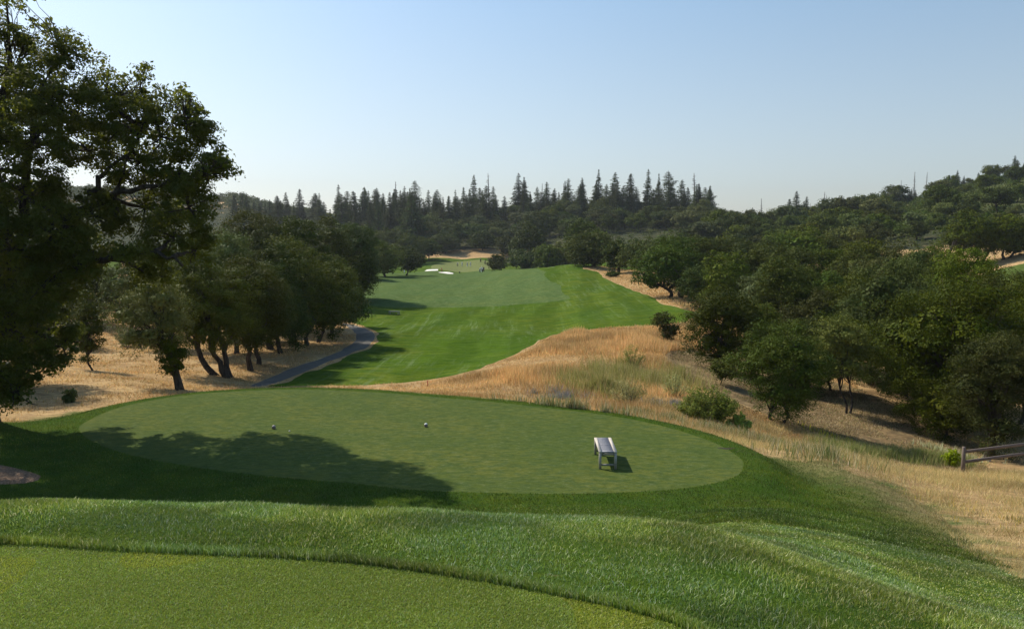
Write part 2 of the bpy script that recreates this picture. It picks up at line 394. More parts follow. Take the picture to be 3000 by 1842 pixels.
# --- cut the grid into zones along exact outlines (one continuous surface)
nv = NR*NA
PV = np.stack([gx.ravel(), gy.ravel(), gz.ravel()], -1)
i = np.arange(NR-1)[:, None]*NA; j = np.arange(NA)[None]; j2 = (j+1) % NA
q = np.stack([i+j, i+j2, i+NA+j2, i+NA+j], -1).reshape(-1, 4)
TR = np.vstack([q[:, [0, 1, 2]], q[:, [0, 2, 3]]])
cidx = nv; PV = np.vstack([PV, [[0, 0, 0.0]]])
TR = np.vstack([TR, np.stack([np.full(NA, cidx), (np.arange(NA)+1) % NA, np.arange(NA)], -1)])
# winding: make normals point up
def up(T, V):
    n = np.cross(V[T[:, 1]]-V[T[:, 0]], V[T[:, 2]]-V[T[:, 0]])[:, 2]; T = T.copy(); f = n < 0; T[f] = T[f][:, ::-1]; return T
TR = up(TR, PV)
keys = ['valley','cut','path','green','bunk1','bunk2','rg','lg','rough','mulch','lower','upper']
FV = {k: np.append(fields[k].ravel(), fields[k][0, 0]) for k in keys}
FV['litter'] = np.append(litter.ravel(), 0); FV['forest'] = np.append(forest.ravel(), 0); FV['chap'] = np.append(chap.ravel(), 0)
extraV = []; extraF = {k: [] for k in FV}
def val(k, i): return FV[k][i] if i < len(FV[k]) else extraF[k][i-len(FV[k])]
def vpos(i): return PV[i] if i < len(PV) else extraV[i-len(PV)]
def split(T, key):
    allf = np.concatenate([FV[key], np.array(extraF[key])]) if extraF[key] else FV[key]
    s = allf[T] < 0; c = s.sum(1)
    ins = [T[c == 3]]; outs = [T[c == 0]]; cache = {}
    newi, newo = [], []
    base = len(PV)
    def cut(a, b):
        kk = (min(a, b), max(a, b))
        if kk in cache: return cache[kk]
        fa_, fb_ = val(key, a), val(key, b); t = fa_/(fa_-fb_) if fa_ != fb_ else .5
        extraV.append(vpos(a)*(1-t)+vpos(b)*t)
        for k in FV: extraF[k].append(val(k, a)*(1-t)+val(k, b)*t if k != key else 0.0)
        cache[kk] = base+len(extraV)-1; return cache[kk]
    for t3, s3 in zip(T[(c == 1) | (c == 2)], s[(c == 1) | (c == 2)]):
        one = s3.sum() == 1; k = int(np.where(s3 == one)[0][0])
        a, b, d = int(t3[k]), int(t3[(k+1) % 3]), int(t3[(k+2) % 3])
        ab = cut(a, b); ad = cut(a, d)
        tri = [(a, ab, ad)]; quad = [(ab, b, d), (ab, d, ad)]
        (newi if one else newo).extend(tri); (newo if one else newi).extend(quad)
    if newi: ins.append(np.array(newi))
    if newo: outs.append(np.array(newo))
    return np.vstack(ins), np.vstack(outs)
zones = {}
rest = TR
for key in ('upper', 'lower', 'mulch', 'bunk1', 'bunk2', 'green', 'path', 'cut', 'valley', 'rg', 'lg', 'rough'):
    zones[key], rest = split(rest, key)
zones['ground'] = rest
ALLV = np.vstack([PV, np.array(extraV)]) if extraV else PV
ALLF = {k: np.concatenate([FV[k], np.array(extraF[k])]) for k in FV}
GN = {}
def zone_obj(name, T, mat, attrs=('rough', 'lower', 'upper', 'forest', 'chap', 'valley', 'cut', 'litter')):
    u, inv = np.unique(T.ravel(), return_inverse=True)
    me = np_mesh(name, ALLV[u], inv.reshape(-1, 3), 3, True, None, {k: ALLF[k][u] for k in attrs})
    return tag(link(name, me, mat), kind='structure')

# ---------------------------------------------------------------- ground materials
def mat_mown(name, ca, cb, cc, fine=60.0, bs=.5, streak=0.0, bd=.01, big=.35, speck=(.22, .24, .12), sp=.25):
    n = NT(name); p = n.pos()
    a = n.ramp(n.noise(p, big, 4, .6), .35, .68); b = n.ramp(n.noise(n.mapping(p, (1, 2.2, 1)), big*5, 4, .65), .38, .66)
    c = n.mix(b, n.mix(a, ca, cb), cc)
    m2 = n.noise(n.mapping(p, (1, 1.7, 1)), fine*.14, 4, .75)
    c = n.mix(n.ramp(m2, .50, .72), c, n.mix(.46, c, speck)); c = n.mix(n.ramp(m2, .48, .28), c, n.mix(.50, c, (.012, .022, .002)))
    f = n.noise(p, fine, 3, .7)
    c = n.mix(n.ramp(f, .62, .85), c, speck)
    c = n.mix(n.ramp(f, .50, .22), c, n.mix(.55, c, (.01, .02, .004)))
    if streak:
        v = n.mapping(p, (1.9, .10, .2), (0, 0, R(9)))
        s1 = n.ramp(n.noise(v, 1.0, 5, .75), .48, .70)
        v2 = n.mapping(p, (.12, .9, .2), (0, 0, R(-28)))
        s2 = n.ramp(n.noise(v2, 1.0, 5, .7), .58, .75)
        msk = n.ramp(n.noise(p, .045, 3), .36, .56)
        m = n.math('MULTIPLY', n.math('MULTIPLY', n.math('MAXIMUM', s1, n.math('MULTIPLY', s2, .7)), msk), streak)
        c = n.mix(m, c, (.14, .185, .085))
    if streak:
        xs = n.N('ShaderNodeSeparateXYZ'); n.L(n.mapping(p, (1, 1, 1), (0, 0, R(5))), xs.inputs[0])
        wob = n.math('MULTIPLY', n.math('SUBTRACT', n.noise(p, .05, 2), .5), 9.0)
        w = n.math('SINE', n.math('ADD', n.math('MULTIPLY', xs.outputs[0], 1.05), wob))
        c = n.mix(n.math('MULTIPLY', n.ramp(w, -.5, .5), .46 if streak > .5 else .16), c, n.mix(.5, c, (.012, .035, .002)))
    h = n.math('ADD', n.math('MULTIPLY', f, 1.0), n.noise(p, fine*.25, 2))
    return n.done(n.bsdf(c, .85, n.bump(h, bs, bd), sp))
M = {}
M['upper'] = mat_mown('mown_tee_grass', (.085,.105,.016), (.105,.118,.022), (.070,.092,.016), 170, .9, bd=.006, big=1.2, speck=(.24, .26, .10), sp=.05)
M['lower'] = mat_mown('mown_tee_grass_far', (.067,.093,.019), (.096,.110,.022), (.052,.079,.021), 45, .5, bd=.010, big=.45, speck=(.15, .17, .08), sp=.02)
M['cut'] = mat_mown('fairway_grass', (.080,.124,.040), (.094,.128,.036), (.068,.112,.036), 8, .4, .10, .03, .12, sp=.0)
M['valley'] = mat_mown('valley_grass', (.062,.112,.010), (.100,.130,.014), (.050,.094,.013), 6, .5, .60, .05, .08, speck=(.13, .17, .05), sp=.0)
M['green'] = mat_mown('putting_green', (.15,.17,.06), (.16,.18,.07), (.14,.16,.06), 8, .1, sp=.0)
M['rg'] = mat_mown('right_fairway', (.07,.105,.022), (.08,.11,.025), (.065,.095,.02), 3, .2, sp=.0)

def mat_ground():
    n = NT('dry_ground'); p = n.pos()
    a = n.ramp(n.noise(p, .16, 5, .6), .38, .64); b = n.ramp(n.noise(n.mapping(p, (1, 1.6, 1)), 1.7, 5, .7), .35, .68)
    straw = n.mix(b, n.mix(a, (.43,.285,.13), (.56,.39,.19)), (.27,.17,.085))
    f = n.noise(p, 26, 3, .7)
    straw = n.mix(n.ramp(f, .6, .85), straw, (.62,.46,.27))
    straw = n.mix(n.ramp(f, .47, .2), straw, (.16,.11,.055))
    lt = n.ramp(n.math('ADD', n.attr('litter'), n.math('MULTIPLY', n.math('SUBTRACT', n.noise(p, .5, 4), .5), 1.2)), .4, .6)
    straw = n.mix(n.math('MULTIPLY', lt, n.math('MULTIPLY_ADD', n.ramp(n.noise(p, 1.1, 4, .7), .4, .6), .35, .42)), straw, n.mix(b, (.13,.105,.06), (.07,.055,.034)))
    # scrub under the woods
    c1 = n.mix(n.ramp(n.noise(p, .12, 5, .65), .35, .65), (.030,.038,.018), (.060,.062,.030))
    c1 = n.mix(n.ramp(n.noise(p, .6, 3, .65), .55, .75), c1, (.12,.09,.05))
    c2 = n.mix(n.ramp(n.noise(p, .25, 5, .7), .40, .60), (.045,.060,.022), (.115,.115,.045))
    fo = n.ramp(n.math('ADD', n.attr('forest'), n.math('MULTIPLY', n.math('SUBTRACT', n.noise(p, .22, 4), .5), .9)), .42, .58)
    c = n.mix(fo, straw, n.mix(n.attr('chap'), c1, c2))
    # green weeds creeping out of the rough
    g = n.math('MULTIPLY_ADD', n.math('SUBTRACT', n.noise(p, .9, 5, .7), .5), 5.0, n.attr('rough'))
    c = n.mix(n.ramp(g, 1.2, -.4), c, n.mix(b, (.085,.115,.030), (.13,.14,.05)))
    h = n.math('ADD', n.math('MULTIPLY', f, .6), n.noise(p, 5, 4, .7))
    return n.done(n.bsdf(c, .95, n.bump(h, .8, .10), .02))
def mat_rough():
    n = NT('rough_grass_soil'); p = n.pos()
    a = n.ramp(n.noise(p, .5, 4, .6), .35, .65); b = n.ramp(n.noise(n.mapping(p, (1, 1.8, 1)), 2.6, 4, .7), .38, .66)
    c = n.mix(b, n.mix(a, (.040,.082,.008), (.070,.100,.010)), (.046,.086,.014))
    f = n.noise(p, 70, 3, .7)
    c = n.mix(n.ramp(f, .6, .85), c, (.18,.24,.11))
    c = n.mix(n.ramp(f, .48, .2), c, (.012,.028,.006))
    sc = n.ramp(n.noise(n.mapping(p, (1, 2, 1)), 1.1, 5, .75), .66, .74)
    c = n.mix(n.math('MULTIPLY', sc, .55), c, (.26,.22,.13))
    # drying out towards the right-hand edge
    g = n.math('MULTIPLY_ADD', n.math('SUBTRACT', n.noise(p, .8, 5, .7), .5), 4.5, n.attr('rough'))
    xx = n.N('ShaderNodeSeparateXYZ'); n.L(p, xx.inputs[0])
    rt_ = n.ramp(xx.outputs[0], 6.0, 10.0)
    c = n.mix(n.math('MULTIPLY', n.math('MULTIPLY', n.ramp(g, -3.0, -.1), rt_), .85), c, n.mix(b, (.30,.235,.115), (.16,.155,.055)))
    return n.done(n.bsdf(c, .9, n.bump(n.math('ADD', f, n.noise(p, 18, 3, .7)), .8, .03), .02))
M['ground'] = mat_ground(); M['rough'] = mat_rough()
def mat_path():
    n = NT('worn_asphalt'); p = n.pos(); f = n.noise(p, 1.2, 5, .7)
    c = n.mix(n.ramp(f, .35, .65), (.085,.077,.064), (.120,.110,.093))
    c = n.mix(n.ramp(n.noise(p, 30, 3), .55, .8), c, (.17,.165,.15))
    c = n.mix(n.ramp(n.noise(p, 3, 5, .8), .62, .7), c, (.22,.17,.11))
    return n.done(n.bsdf(c, .9, n.bump(n.noise(p, 40, 3), .4, .01), .2))
M['path'] = mat_path()
M['sand'] = mat_plain('bunker_sand', (.80,.74,.66), .95, .08, 3, .1)
def mat_mulch():
    n = NT('bark_mulch'); p = n.pos(); f = n.noise(p, 22, 4, .8)
    c = n.mix(n.ramp(f, .35, .65), (.10,.06,.04), (.30,.20,.13))
    return n.done(n.bsdf(c, .95, n.bump(f, 1, .05), .1))
M['mulch'] = mat_mulch()

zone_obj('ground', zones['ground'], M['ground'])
zone_obj('rough', zones['rough'], M['rough'])
zone_obj('tee_ground', zones['upper'], M['upper'])
zone_obj('tee_ground', zones['lower'], M['lower'])
zone_obj('mulch_bed', zones['mulch'], M['mulch'])
zone_obj('fairway', zones['cut'], M['cut'])
zone_obj('fairway_rough', zones['valley'], M['valley'])
zone_obj('putting_green', zones['green'], M['green'])
zone_obj('bunker_sand', zones['bunk1'], M['sand'])
zone_obj('bunker_sand', zones['bunk2'], M['sand'])
zone_obj('path', zones['path'], M['path'])
zone_obj('fairway', zones['rg'], M['rg'])
zone_obj('fairway', zones['lg'], M['rg'])

# ---------------------------------------------------------------- trees
def unit(v): return v/(np.linalg.norm(v, axis=-1, keepdims=True)+1e-9)
def leaf_cloud(C, CR, nper, size, g, flat=.75, up_bias=.35, aspect=.55, outward=.6, center=None):
    """kite leaves round clump centres C with radii CR"""
    m = len(C)*nper
    ci = np.repeat(np.arange(len(C)), nper)
    d = unit(g.normal(size=(m, 3))); d[:, 2] = np.abs(d[:, 2])*np.where(g.random(m) < .72, 1, -1)
    rr = g.random(m)**(1/3.2)
    pos = C[ci]+d*(CR[ci]*rr)[:, None]*np.array([1, 1, flat])
    nr = unit(d*outward*2.3+g.normal(size=(m, 3))*.6+np.array([0, 0, up_bias]))
    a = unit(np.cross(nr, g.normal(size=(m, 3)))); b = np.cross(nr, a)
    s = size*(.6+.8*g.random(m))[:, None]
    V = np.stack([pos-a*s*.5, pos-b*s*aspect*.5+a*s*.05, pos+a*s*.5, pos+b*s*aspect*.5+a*s*.05], 1).reshape(-1, 3)
    return V, np.arange(m*4).reshape(-1, 4)
def billows(c, r, n, g, lr=(.34, .52), low=-.75):
    """lobes filling the ellipsoid (c, r)"""
    L = []
    for k in range(n):
        d = unit(g.normal(size=3)); d[2] = max(low, d[2])
        f = g.uniform(.55, .95) if k else 0
        q = g.uniform(*lr); f = min(f, 1.02-q*.92) if k else 0
        L.append((np.array(c)+d*f*np.array(r), np.array(r)*q*np.array([1, 1, g.uniform(.75, 1.05)])))
    return L
def clump_centres(L, n, g, low=-.55):
    vol = np.array([q[1][0]*q[1][1]+q[1][0]*q[1][2] for q in L]); vol = vol/vol.sum()
    k = g.choice(len(L), n*2, p=vol)
    d = unit(g.normal(size=(n*2, 3))); d[:, 2] = np.where(d[:, 2] < low, -d[:, 2], d[:, 2])
    c = np.array([q[0] for q in L])[k]; r = np.array([q[1] for q in L])[k]
    p = c+d*r*np.where(g.random((n*2, 1)) < .12, g.uniform(1.05, 1.22, size=(n*2, 1)), g.uniform(.70, 1.04, size=(n*2, 1)))
    deep = np.zeros(n*2, int)
    for cc, rr in L: deep += (((p-cc)/rr)**2).sum(1) < .55
    p = p[deep == 0]
    return p[:n]
def limb(G, p0, p1, r0, r1, g, k=6, n=6, wob=.12, sag=0.0):
    p0 = np.array(p0, float); p1 = np.array(p1, float); t = np.linspace(0, 1, n)
    L = np.linalg.norm(p1-p0); pts_ = p0+(p1-p0)*t[:, None]
    w = np.cumsum(g.normal(size=(n, 3)), 0); w -= w[0]; w -= (w[-1]-0)*t[:, None]
    pts_ = pts_+w*wob*L/n*1.4
    pts_[:, 2] += sag*L*np.sin(t*math.pi)
    G.tube(pts_, r0+(r1-r0)*t**.8, k)
    return pts_
def woody(G, base, crown_c, L, r0, g, stems=1, lean=(0, 0), fork=.35, spread=.35, twigs=None, k=7, tw_r=.012):
    """trunk(s) rising from base and limbs reaching every lobe"""
    cz = crown_c[2]; H = cz-base[2]
    tops = []
    for s in range(stems):
        off = np.array([math.cos(s*2.4+g.random())*spread*(stems > 1), math.sin(s*2.4+g.random())*spread*(stems > 1), 0])
        b = np.array(base, float)+off*.6; b[2] -= .35
        top = np.array([base[0]+(crown_c[0]-base[0])*fork+off[0]*2+lean[0], base[1]+(crown_c[1]-base[1])*fork+off[1]*2+lean[1], base[2]+H*fork*1.15])
        t = np.linspace(0, 1, 7)
        pp = b+(top-b)*t[:, None]+np.cumsum(g.normal(size=(7, 3)), 0)*.035*H*np.array([1, 1, 0])*(t*(1-t)*3)[:, None]
        rad = (r0/math.sqrt(stems))*(1.0+.55*np.exp(-t*9)-.38*t)
        G.tube(pp, rad, k+1); tops.append((pp, rad))
    for i, (c, r) in enumerate(L):
        pp, rad = tops[i % stems]
        q = g.integers(4, 7); st = pp[q] if q < 7 else pp[-1]
        e = c+(g.normal(size=3))*r*.15
        lp = limb(G, st, e, rad[q]*.62, r0*.10, g, k-1, 7, .14, .06)
        for _ in range(3):
            a = lp[g.integers(3, 6)]; d = unit(g.normal(size=3)+np.array([0, 0, .3]))
            limb(G, a, c+d*r*.85, r0*.10, r0*.025, g, 4, 5, .15)
    if twigs is not None:
        for e in twigs:
            ci = int(np.argmin([np.sum((e-c)**2) for c, r in L])); c, r = L[ci]
            limb(G, c+(e-c)*.35, e, tw_r*1.6, tw_r*.5, g, 3, 4, .18)
class Tree: pass
def oak_mesh(name, c, r, base, seed, nlobes=14, nclump=220, cr=.55, nper=90, leaf=.12, trunk_r=.22, stems=1, lean=(0, 0), mat=None, bark=None, L=None, fork=.45, low=-.8, inner=True, ntw=0, spread=.35, lr=(.36, .54), uneven=.5, aspect=.5, lowl=-.88, flat=.75):
    g = np.random.default_rng(seed)
    c = np.array(c, float); r = np.array(r, float)
    if L is None: L = billows(c, r, nlobes, g, lr, lowl)
    C = clump_centres(L, nclump, g, low)
    CR = cr*g.uniform(1-uneven, 1+uneven, len(C))*1.0
    V, Q = leaf_cloud(C, CR, nper, leaf, g, flat=flat, aspect=aspect)
    if inner:   # oversized leaves added in the lobe cores to block light and darken the crown
        C2 = np.array([q[0] for q in L]); V2, Q2 = leaf_cloud(C2, np.array([q[1].mean()*.62 for q in L]), int(min(nper*nclump*.5, 9*sum(q[1].mean()**2 for q in L)/(leaf*leaf*5)+60)/len(L))+4, leaf*2.2, g, aspect=.8)
        Q2 = Q2+len(V); V = np.vstack([V, V2]); Q = np.vstack([Q, Q2])
    cm = np_mesh(name+'_crown', V, Q, 4); cm.materials.append(mat)
    G = Geo(); tw = C[g.choice(len(C), min(ntw, len(C)), replace=False)] if ntw else None
    woody(G, np.array(base, float), c, L, trunk_r, g, stems, lean, fork, spread, tw)
    tm = G.mesh(name+'_trunk', True); tm.materials.append(bark)
    return cm, tm
def stand(name, loc, cm, tm, label, cat, group=None, rz=0, sc=(1, 1, 1)):
    o = empty(name, loc, rz, label, cat, group); o.scale = sc
    link('crown', cm, None, o)
    if tm is not None: link('trunk', tm, None, o)
    return o
ML = {
 'oak': mat_leaf('oak_leaves', (.028,.050,.007), (.050,.074,.010)),
 'oakg': mat_leaf('bright_leaves', (.040,.074,.009), (.062,.094,.012)),
 'oaky': mat_leaf('olive_leaves', (.036,.054,.009), (.055,.073,.012)),
 'grey': mat_leaf('greyish_leaves', (.070,.090,.032), (.10,.12,.045)),
 'big': mat_leaf('big_oak_leaves', (.038,.056,.010), (.056,.068,.012), trans=.38, tcol=(.25,.27,.02), spec=.2),
 'bush': mat_leaf('bush_leaves', (.15,.25,.035), (.22,.30,.06), trans=.35, tcol=(.25,.30,.03)),
 'weed': mat_leaf('weed_leaves', (.22,.24,.09), (.32,.32,.14), trans=.35, tcol=(.35,.35,.10)),
 'con': mat_leaf('conifer_needles', (.022,.042,.012), (.038,.056,.018), trans=.10, scale=.1, spec=.05),
 'far': mat_leaf('far_leaves', (.030,.050,.010), (.062,.078,.018), trans=.12, scale=.08, spec=.05),
}
BK = mat_bark('oak_bark', (.030,.024,.019), (.075,.062,.050)); BKD = mat_bark('dark_bark', (.03,.025,.02), (.07,.06,.05)); BKG = mat_bark('bleached_wood', (.16,.14,.13), (.27,.25,.23))
def tree_px(label, cx, top, bot, w, d, bx=None, by=None, mat='oak', seed=0, cat='tree', name='oak_tree', group=None, depth=1.0, gz_=None, leaf=None, dens=1.0, **kw):
    """crown outline given in photo columns/rows (2463 wide) at a real distance d; base bx, by = d offset"""
    x = xat(cx*S, d); rx = w*S/2/F*d
    zt = P(cx*S, top*S, d)[2]; zb = P(cx*S, bot*S, d)[2]
    bx = cx if bx is None else bx
    X = xat(bx*S, d); gzv = zat(X, d)
    zb = max(zb-.13*(zt-zb), gzv-.1)
    c = np.array([x-X, 0, (zt+zb)/2-gzv]); r = np.array([rx, rx*depth, (zt-zb)/2])
    sc = F/3000*1024/d                       # image pixels per metre in a 1024 wide picture
    leaf = leaf or max(.06, 1.7/sc)
    cr = kw.pop('cr', max(.30, min(1.0, rx*.20)))
    area = 4*math.pi*((rx*rx*depth+2*rx*r[2])/3)
    ncl = int(kw.pop('nclump', min(1500, area/(cr*cr*1.25))))
    npr = int(min(520, dens*4.2*cr*cr/(leaf*leaf)))
    cm, tm = oak_mesh(name, c, r, (0, 0, 0), seed, nclump=ncl, cr=cr, nper=npr, leaf=leaf, mat=ML[mat], bark=BK, flat=.66, trunk_r=.68*kw.pop('trunk_r', max(.1, rx*.075)), **kw)
    return stand(name, (X, d, gzv), cm, tm, label, cat, group)

# the big oak at the left edge; lobes placed as a real crown about its trunk
def big_oak():
    g = np.random.default_rng(5)
    K = .885; bx, by = -17.0, 23.5; bz = zat(bx, by)
    Ls = []
    def lobe(px, py, d, rpx, fl=.85):
        d *= K; p = np.array(P(px*S, py*S, d)); rr = rpx*S/F*d
        Ls.append((p-np.array([bx, by, bz]), np.array([rr, rr*1.0, rr*fl])))
    for a in [(30,170,27,95),(130,210,26,85),(-80,230,28,140),(190,280,27,80),(260,250,25.5,52),(90,330,25,100),(300,300,26,80),(390,330,26,88),(450,300,25.5,50),
              (340,390,27,95),(430,420,26,80),(490,420,24.5,42),(210,360,29,90),(0,430,25,120),(455,500,25,62),(420,570,26.5,80),(350,500,28,90),(230,520,26,62),(60,560,26,115),
              (470,600,27,45),(0,680,25,120),(120,690,26,85),(40,800,25.5,115),(-60,850,24,110),(130,800,27,60),(60,890,25,70),(300,610,24,40),(200,600,28,70),
              (-150,380,24,170),(-150,650,23,170),(-200,200,26,150),(380,660,27.5,45),(330,240,27,38),(530,400,25.5,22),(160,130,26,40),(110,880,26,48),(20,930,25,52),(-60,940,24.5,80),(60,470,24.5,85),(130,560,24.3,75),(30,600,24,95),(190,640,24.4,50),(90,700,24,75),(0,780,24,100),(40,950,24,60),(-30,860,24,90),(150,830,26,50)]:
        lobe(*a)
    C = clump_centres(Ls, 1560, g, -.8); CR = .36*g.uniform(.35, 1.4, len(C))
    # loose sprays at the outer edge
    V, Q = leaf_cloud(C, CR, 165, .088, g, flat=.8)
    ex = []
    for px, py, d in [(560,408,25),(545,395,25),(520,370,25.2),(500,385,25.4),(480,300,25.5),(478,262,25.5),(455,240,25.7),(420,222,26),(340,190,26),(350,165,26),(300,200,26),(230,140,26.4),(205,120,26.4),(160,85,26.6),(120,75,26.6),(95,60,27),(20,10,26.5),(5,30,26.5),(50,8,26.3),(535,420,25),(510,340,25.3),(60,110,27),(250,175,26),(385,225,26)]:
        for _ in range(5): ex.append(np.array(P((px+g.normal()*11)*S, (py+g.normal()*9)*S, d*K+g.normal()*.5))-np.array([bx, by, bz]))
    ex = np.array(ex); V2, Q2 = leaf_cloud(ex, g.uniform(.12, .34, len(ex)), 22, .12, g)
    C3 = np.array([q[0] for q in Ls]); V3, Q3 = leaf_cloud(C3, np.array([q[1].mean()*.8 for q in Ls]), 130, .15, g)
    Vt = np.vstack([V, V2, V3]); Qt = np.vstack([Q, Q2+len(V), Q3+len(V)+len(V2)])
    cm = np_mesh('big_oak_crown', Vt, Qt, 4); cm.materials.append(ML['big'])
    G = Geo()
    def wp(px, py, d): return np.array(P(px*S, py*S, d*K))-np.array([bx, by, bz])
    tr = np.array([[0, 0, -.4], [.1, 0, .4], [.4, -.1, 1.6], [.7, 0, 2.8], [1.1, .1, 3.9]])
    G.tube(tr, [.70, .48, .40, .36, .30], 10); top = tr[-1]
    def path_limb(pl, r0, r1):
        p = np.array(pl); t = np.linspace(0, 1, len(p)); tt = np.linspace(0, 1, len(p)*3)
        q = np.stack([np.interp(tt, t, p[:, k]) for k in range(3)], -1)
        q[1:-1] = (q[:-2]+q[1:-1]*2+q[2:])/4; q[1:-1] += g.normal(size=(len(q)-2, 3))*.05
        G.tube(q, (r0+(r1-r0)*tt**.8)*.66, 7); return q
    mains = [
      path_limb([top, wp(140,670,26), wp(170,650,25.8), wp(205,625,25.6), wp(245,618,25.5), wp(290,620,25.3), wp(345,606,25.1), wp(400,612,25), wp(440,640,25)], .30, .05),
      path_limb([top, wp(110,600,26), wp(170,530,26), wp(200,500,26), wp(228,440,26), wp(260,405,26), wp(310,370,26)], .32, .05),
      path_limb([top, wp(130,600,26.4), wp(205,510,26.4), wp(250,480,26.3), wp(320,455,26), wp(400,440,25.8), wp(470,425,25.5), wp(540,405,25.2)], .28, .03),
      path_limb([top, wp(60,560,26.5), wp(60,430,26.5), wp(80,300,26.5), wp(110,180,26.5), wp(160,100,26.5)], .34, .03),
      path_limb([top, wp(20,560,27), wp(-20,400,27.5), wp(10,200,27), wp(25,60,26.8), wp(15,15,26.5)], .32, .03),
      path_limb([wp(275,520,26.3), wp(278,480,26.3), wp(290,420,26), wp(330,320,26), wp(390,250,26), wp(455,240,25.7)], .14, .02),
      path_limb([top, wp(-20,700,26), wp(-60,760,25.5), wp(-100,860,25)], .25, .05),
      path_limb([top, wp(90,720,26), wp(60,800,25.6), wp(50,880,25.3)], .2, .03)]
    allp = np.vstack([m[4:] for m in mains])
    for c, r in Ls:
        k = int(np.argmin(((allp-c)**2).sum(1))); limb(G, allp[k], c, .09, .03, g, 5, 6, .12)
        for _ in range(4):
            d_ = unit(g.normal(size=3)); limb(G, c, c+d_*r*.95, .035, .010, g, 4, 5, .16)
    for e in ex[::1]:
        k = int(np.argmin(((C3-e)**2).sum(1))); c = C3[k]
        if np.linalg.norm(e-c) < 6: limb(G, c+(e-c)*.3, e+unit(e-c)*.12, .022, .006, g, 3, 5, .2)
    sel = C[g.choice(len(C), 420, replace=False)]
    for e in sel:
        k = int(np.argmin(((C3-e)**2).sum(1))); limb(G, C3[k], e, .02, .008, g, 3, 4, .2)
    tm = G.mesh('big_oak_trunk', True); tm.materials.append(BKD)
    stand('oak_tree', (bx, by, bz), cm, tm, 'huge spreading oak at the left edge with yellowish backlit leaves and long bare limbs', 'tree')
big_oak()
# the tree's neighbour behind it, and the ivy-like low mass beside its trunk
T = tree_px
T('dark low leafy oak filling the left edge behind the huge oak', -40, 560, 960, 330, 33, mat='oak', lowl=-.95, low=-.95, lr=(.42, .60), seed=11)
T('narrow dark trunk clothed in leaves at left of the dry slope', 205, 700, 868, 70, 44, bx=212, mat='oaky', lowl=-.95, low=-.95, lr=(.42, .60), seed=12, name='leafy_tree')
# left grove beside the path
T('small pale grey-green oak with leaning trunk nearest the lower tee on the dry slope', 355, 650, 850, 185, 36, bx=418, mat='grey', seed=21, trunk_r=.30, fork=.62, dens=.62, ntw=60)
T('leafy lower growth round the trunk of the leaning pale oak', 405, 800, 905, 70, 35.3, bx=412, mat='oak', seed=22, trunk_r=.1, name='young_oak', dens=.8)
T('dark twin-trunked oak leaning left on the dry slope behind the pale oak', 500, 600, 850, 250, 45, bx=530, mat='oak', seed=23, stems=3, trunk_r=.5, spread=.7, fork=.5, lean=(-1.0, 0))
T('oak with pale sunlit top leaves rising behind the huge oak limb tips', 500, 545, 740, 230, 58, bx=560, mat='grey', seed=24, dens=.9)
T('oak with short thin stem in the middle of the left grove', 610, 640, 835, 185, 52, bx=613, mat='oaky', seed=25, trunk_r=.28)
T('dark oak with stout trunk behind the thin-stemmed oak in the left grove', 655, 600, 800, 195, 60, bx=643, mat='oak', seed=26, trunk_r=.42)
T('double-trunked oak standing just left of the path', 715, 575, 800, 230, 64, bx=716, mat='oak', seed=27, stems=3, trunk_r=.5, spread=.9)
T('tall olive round-headed oak topping the left grove', 605, 512, 700, 185, 82, bx=600, mat='oaky', seed=28)
T('broad olive oak crown second from the grove top', 705, 522, 700, 175, 84, bx=700, mat='oak', seed=29)
T('oak crown between the two tall oaks of the left grove', 655, 545, 720, 150, 76, bx=655, mat='oaky', seed=30)
T('low wide oak overhanging the bend of the path', 815, 665, 782, 150, 76, bx=790, mat='oak', seed=31, trunk_r=.4, fork=.3)
T('dark oak behind the path bend with heavy shaded side', 770, 580, 745, 175, 86, bx=770, mat='oak', seed=32)
T('tall knobbly dark oak at the right end of the left grove', 845, 520, 695, 140, 116, bx=840, mat='oak', seed=33)
T('pointed dark oak top left of the knobbly dark oak', 795, 518, 690, 105, 108, bx=795, mat='oaky', seed=34)
T('oak at the fairway edge with its dark face over the mown grass', 852, 600, 722, 110, 112, bx=850, mat='oak', seed=35)
T('low rounded oak between the grove and the green', 925, 580, 668, 115, 172, bx=925, mat='oakg', seed=36)
T('small round oak beside the left crest of the fairway', 975, 590, 668, 90, 182, bx=975, mat='oak', seed=37)
T('oak on the grass shoulder left of the fairway crest', 880, 590, 668, 90, 160, bx=880, mat='oaky', seed=38)
T('pale oak glimpsed under the huge oak limb', 330, 590, 720, 120, 62, bx=330, mat='grey', seed=39)
T('oak behind the dry slope seen through the huge oak', 180, 620, 760, 160, 85, bx=180, mat='oakg', seed=40)
T('far olive oak standing behind the leaning pale oak', 420, 600, 740, 130, 90, bx=420, mat='oaky', seed=41)

# right side
T('tiny young oak standing alone in tall dry grass', 1603, 750, 818, 74, 63, bx=1608, mat='oak', seed=51, name='young_oak', trunk_r=.07, nlobes=9, dens=.8, fork=.35)
T('dense dark rounded live oak growing down to the dry grass', 1735, 690, 895, 185, 52, bx=1745, mat='oak', lowl=-.95, low=-.95, lr=(.42, .60), seed=52, fork=.3)
T('oak with forked dark trunks at the dry bank right of the fairway', 1615, 570, 722, 190, 104, bx=1628, mat='oak', seed=53, stems=3, trunk_r=.75, spread=1.2, fork=.4)
T('single upright oak on the crest right of the fairway', 1487, 572, 645, 80, 150, bx=1487, mat='oak', seed=54, trunk_r=.5, fork=.4)
T('small bush on the dry bank under the upright oak', 1475, 652, 680, 34, 142, bx=1475, mat='oakg', seed=55, name='bush', cat='bush', trunk_r=.08)
T('oak with bright rounded top right of the forked-trunk oak', 1752, 592, 770, 125, 86, bx=1750, mat='oakg', seed=56)
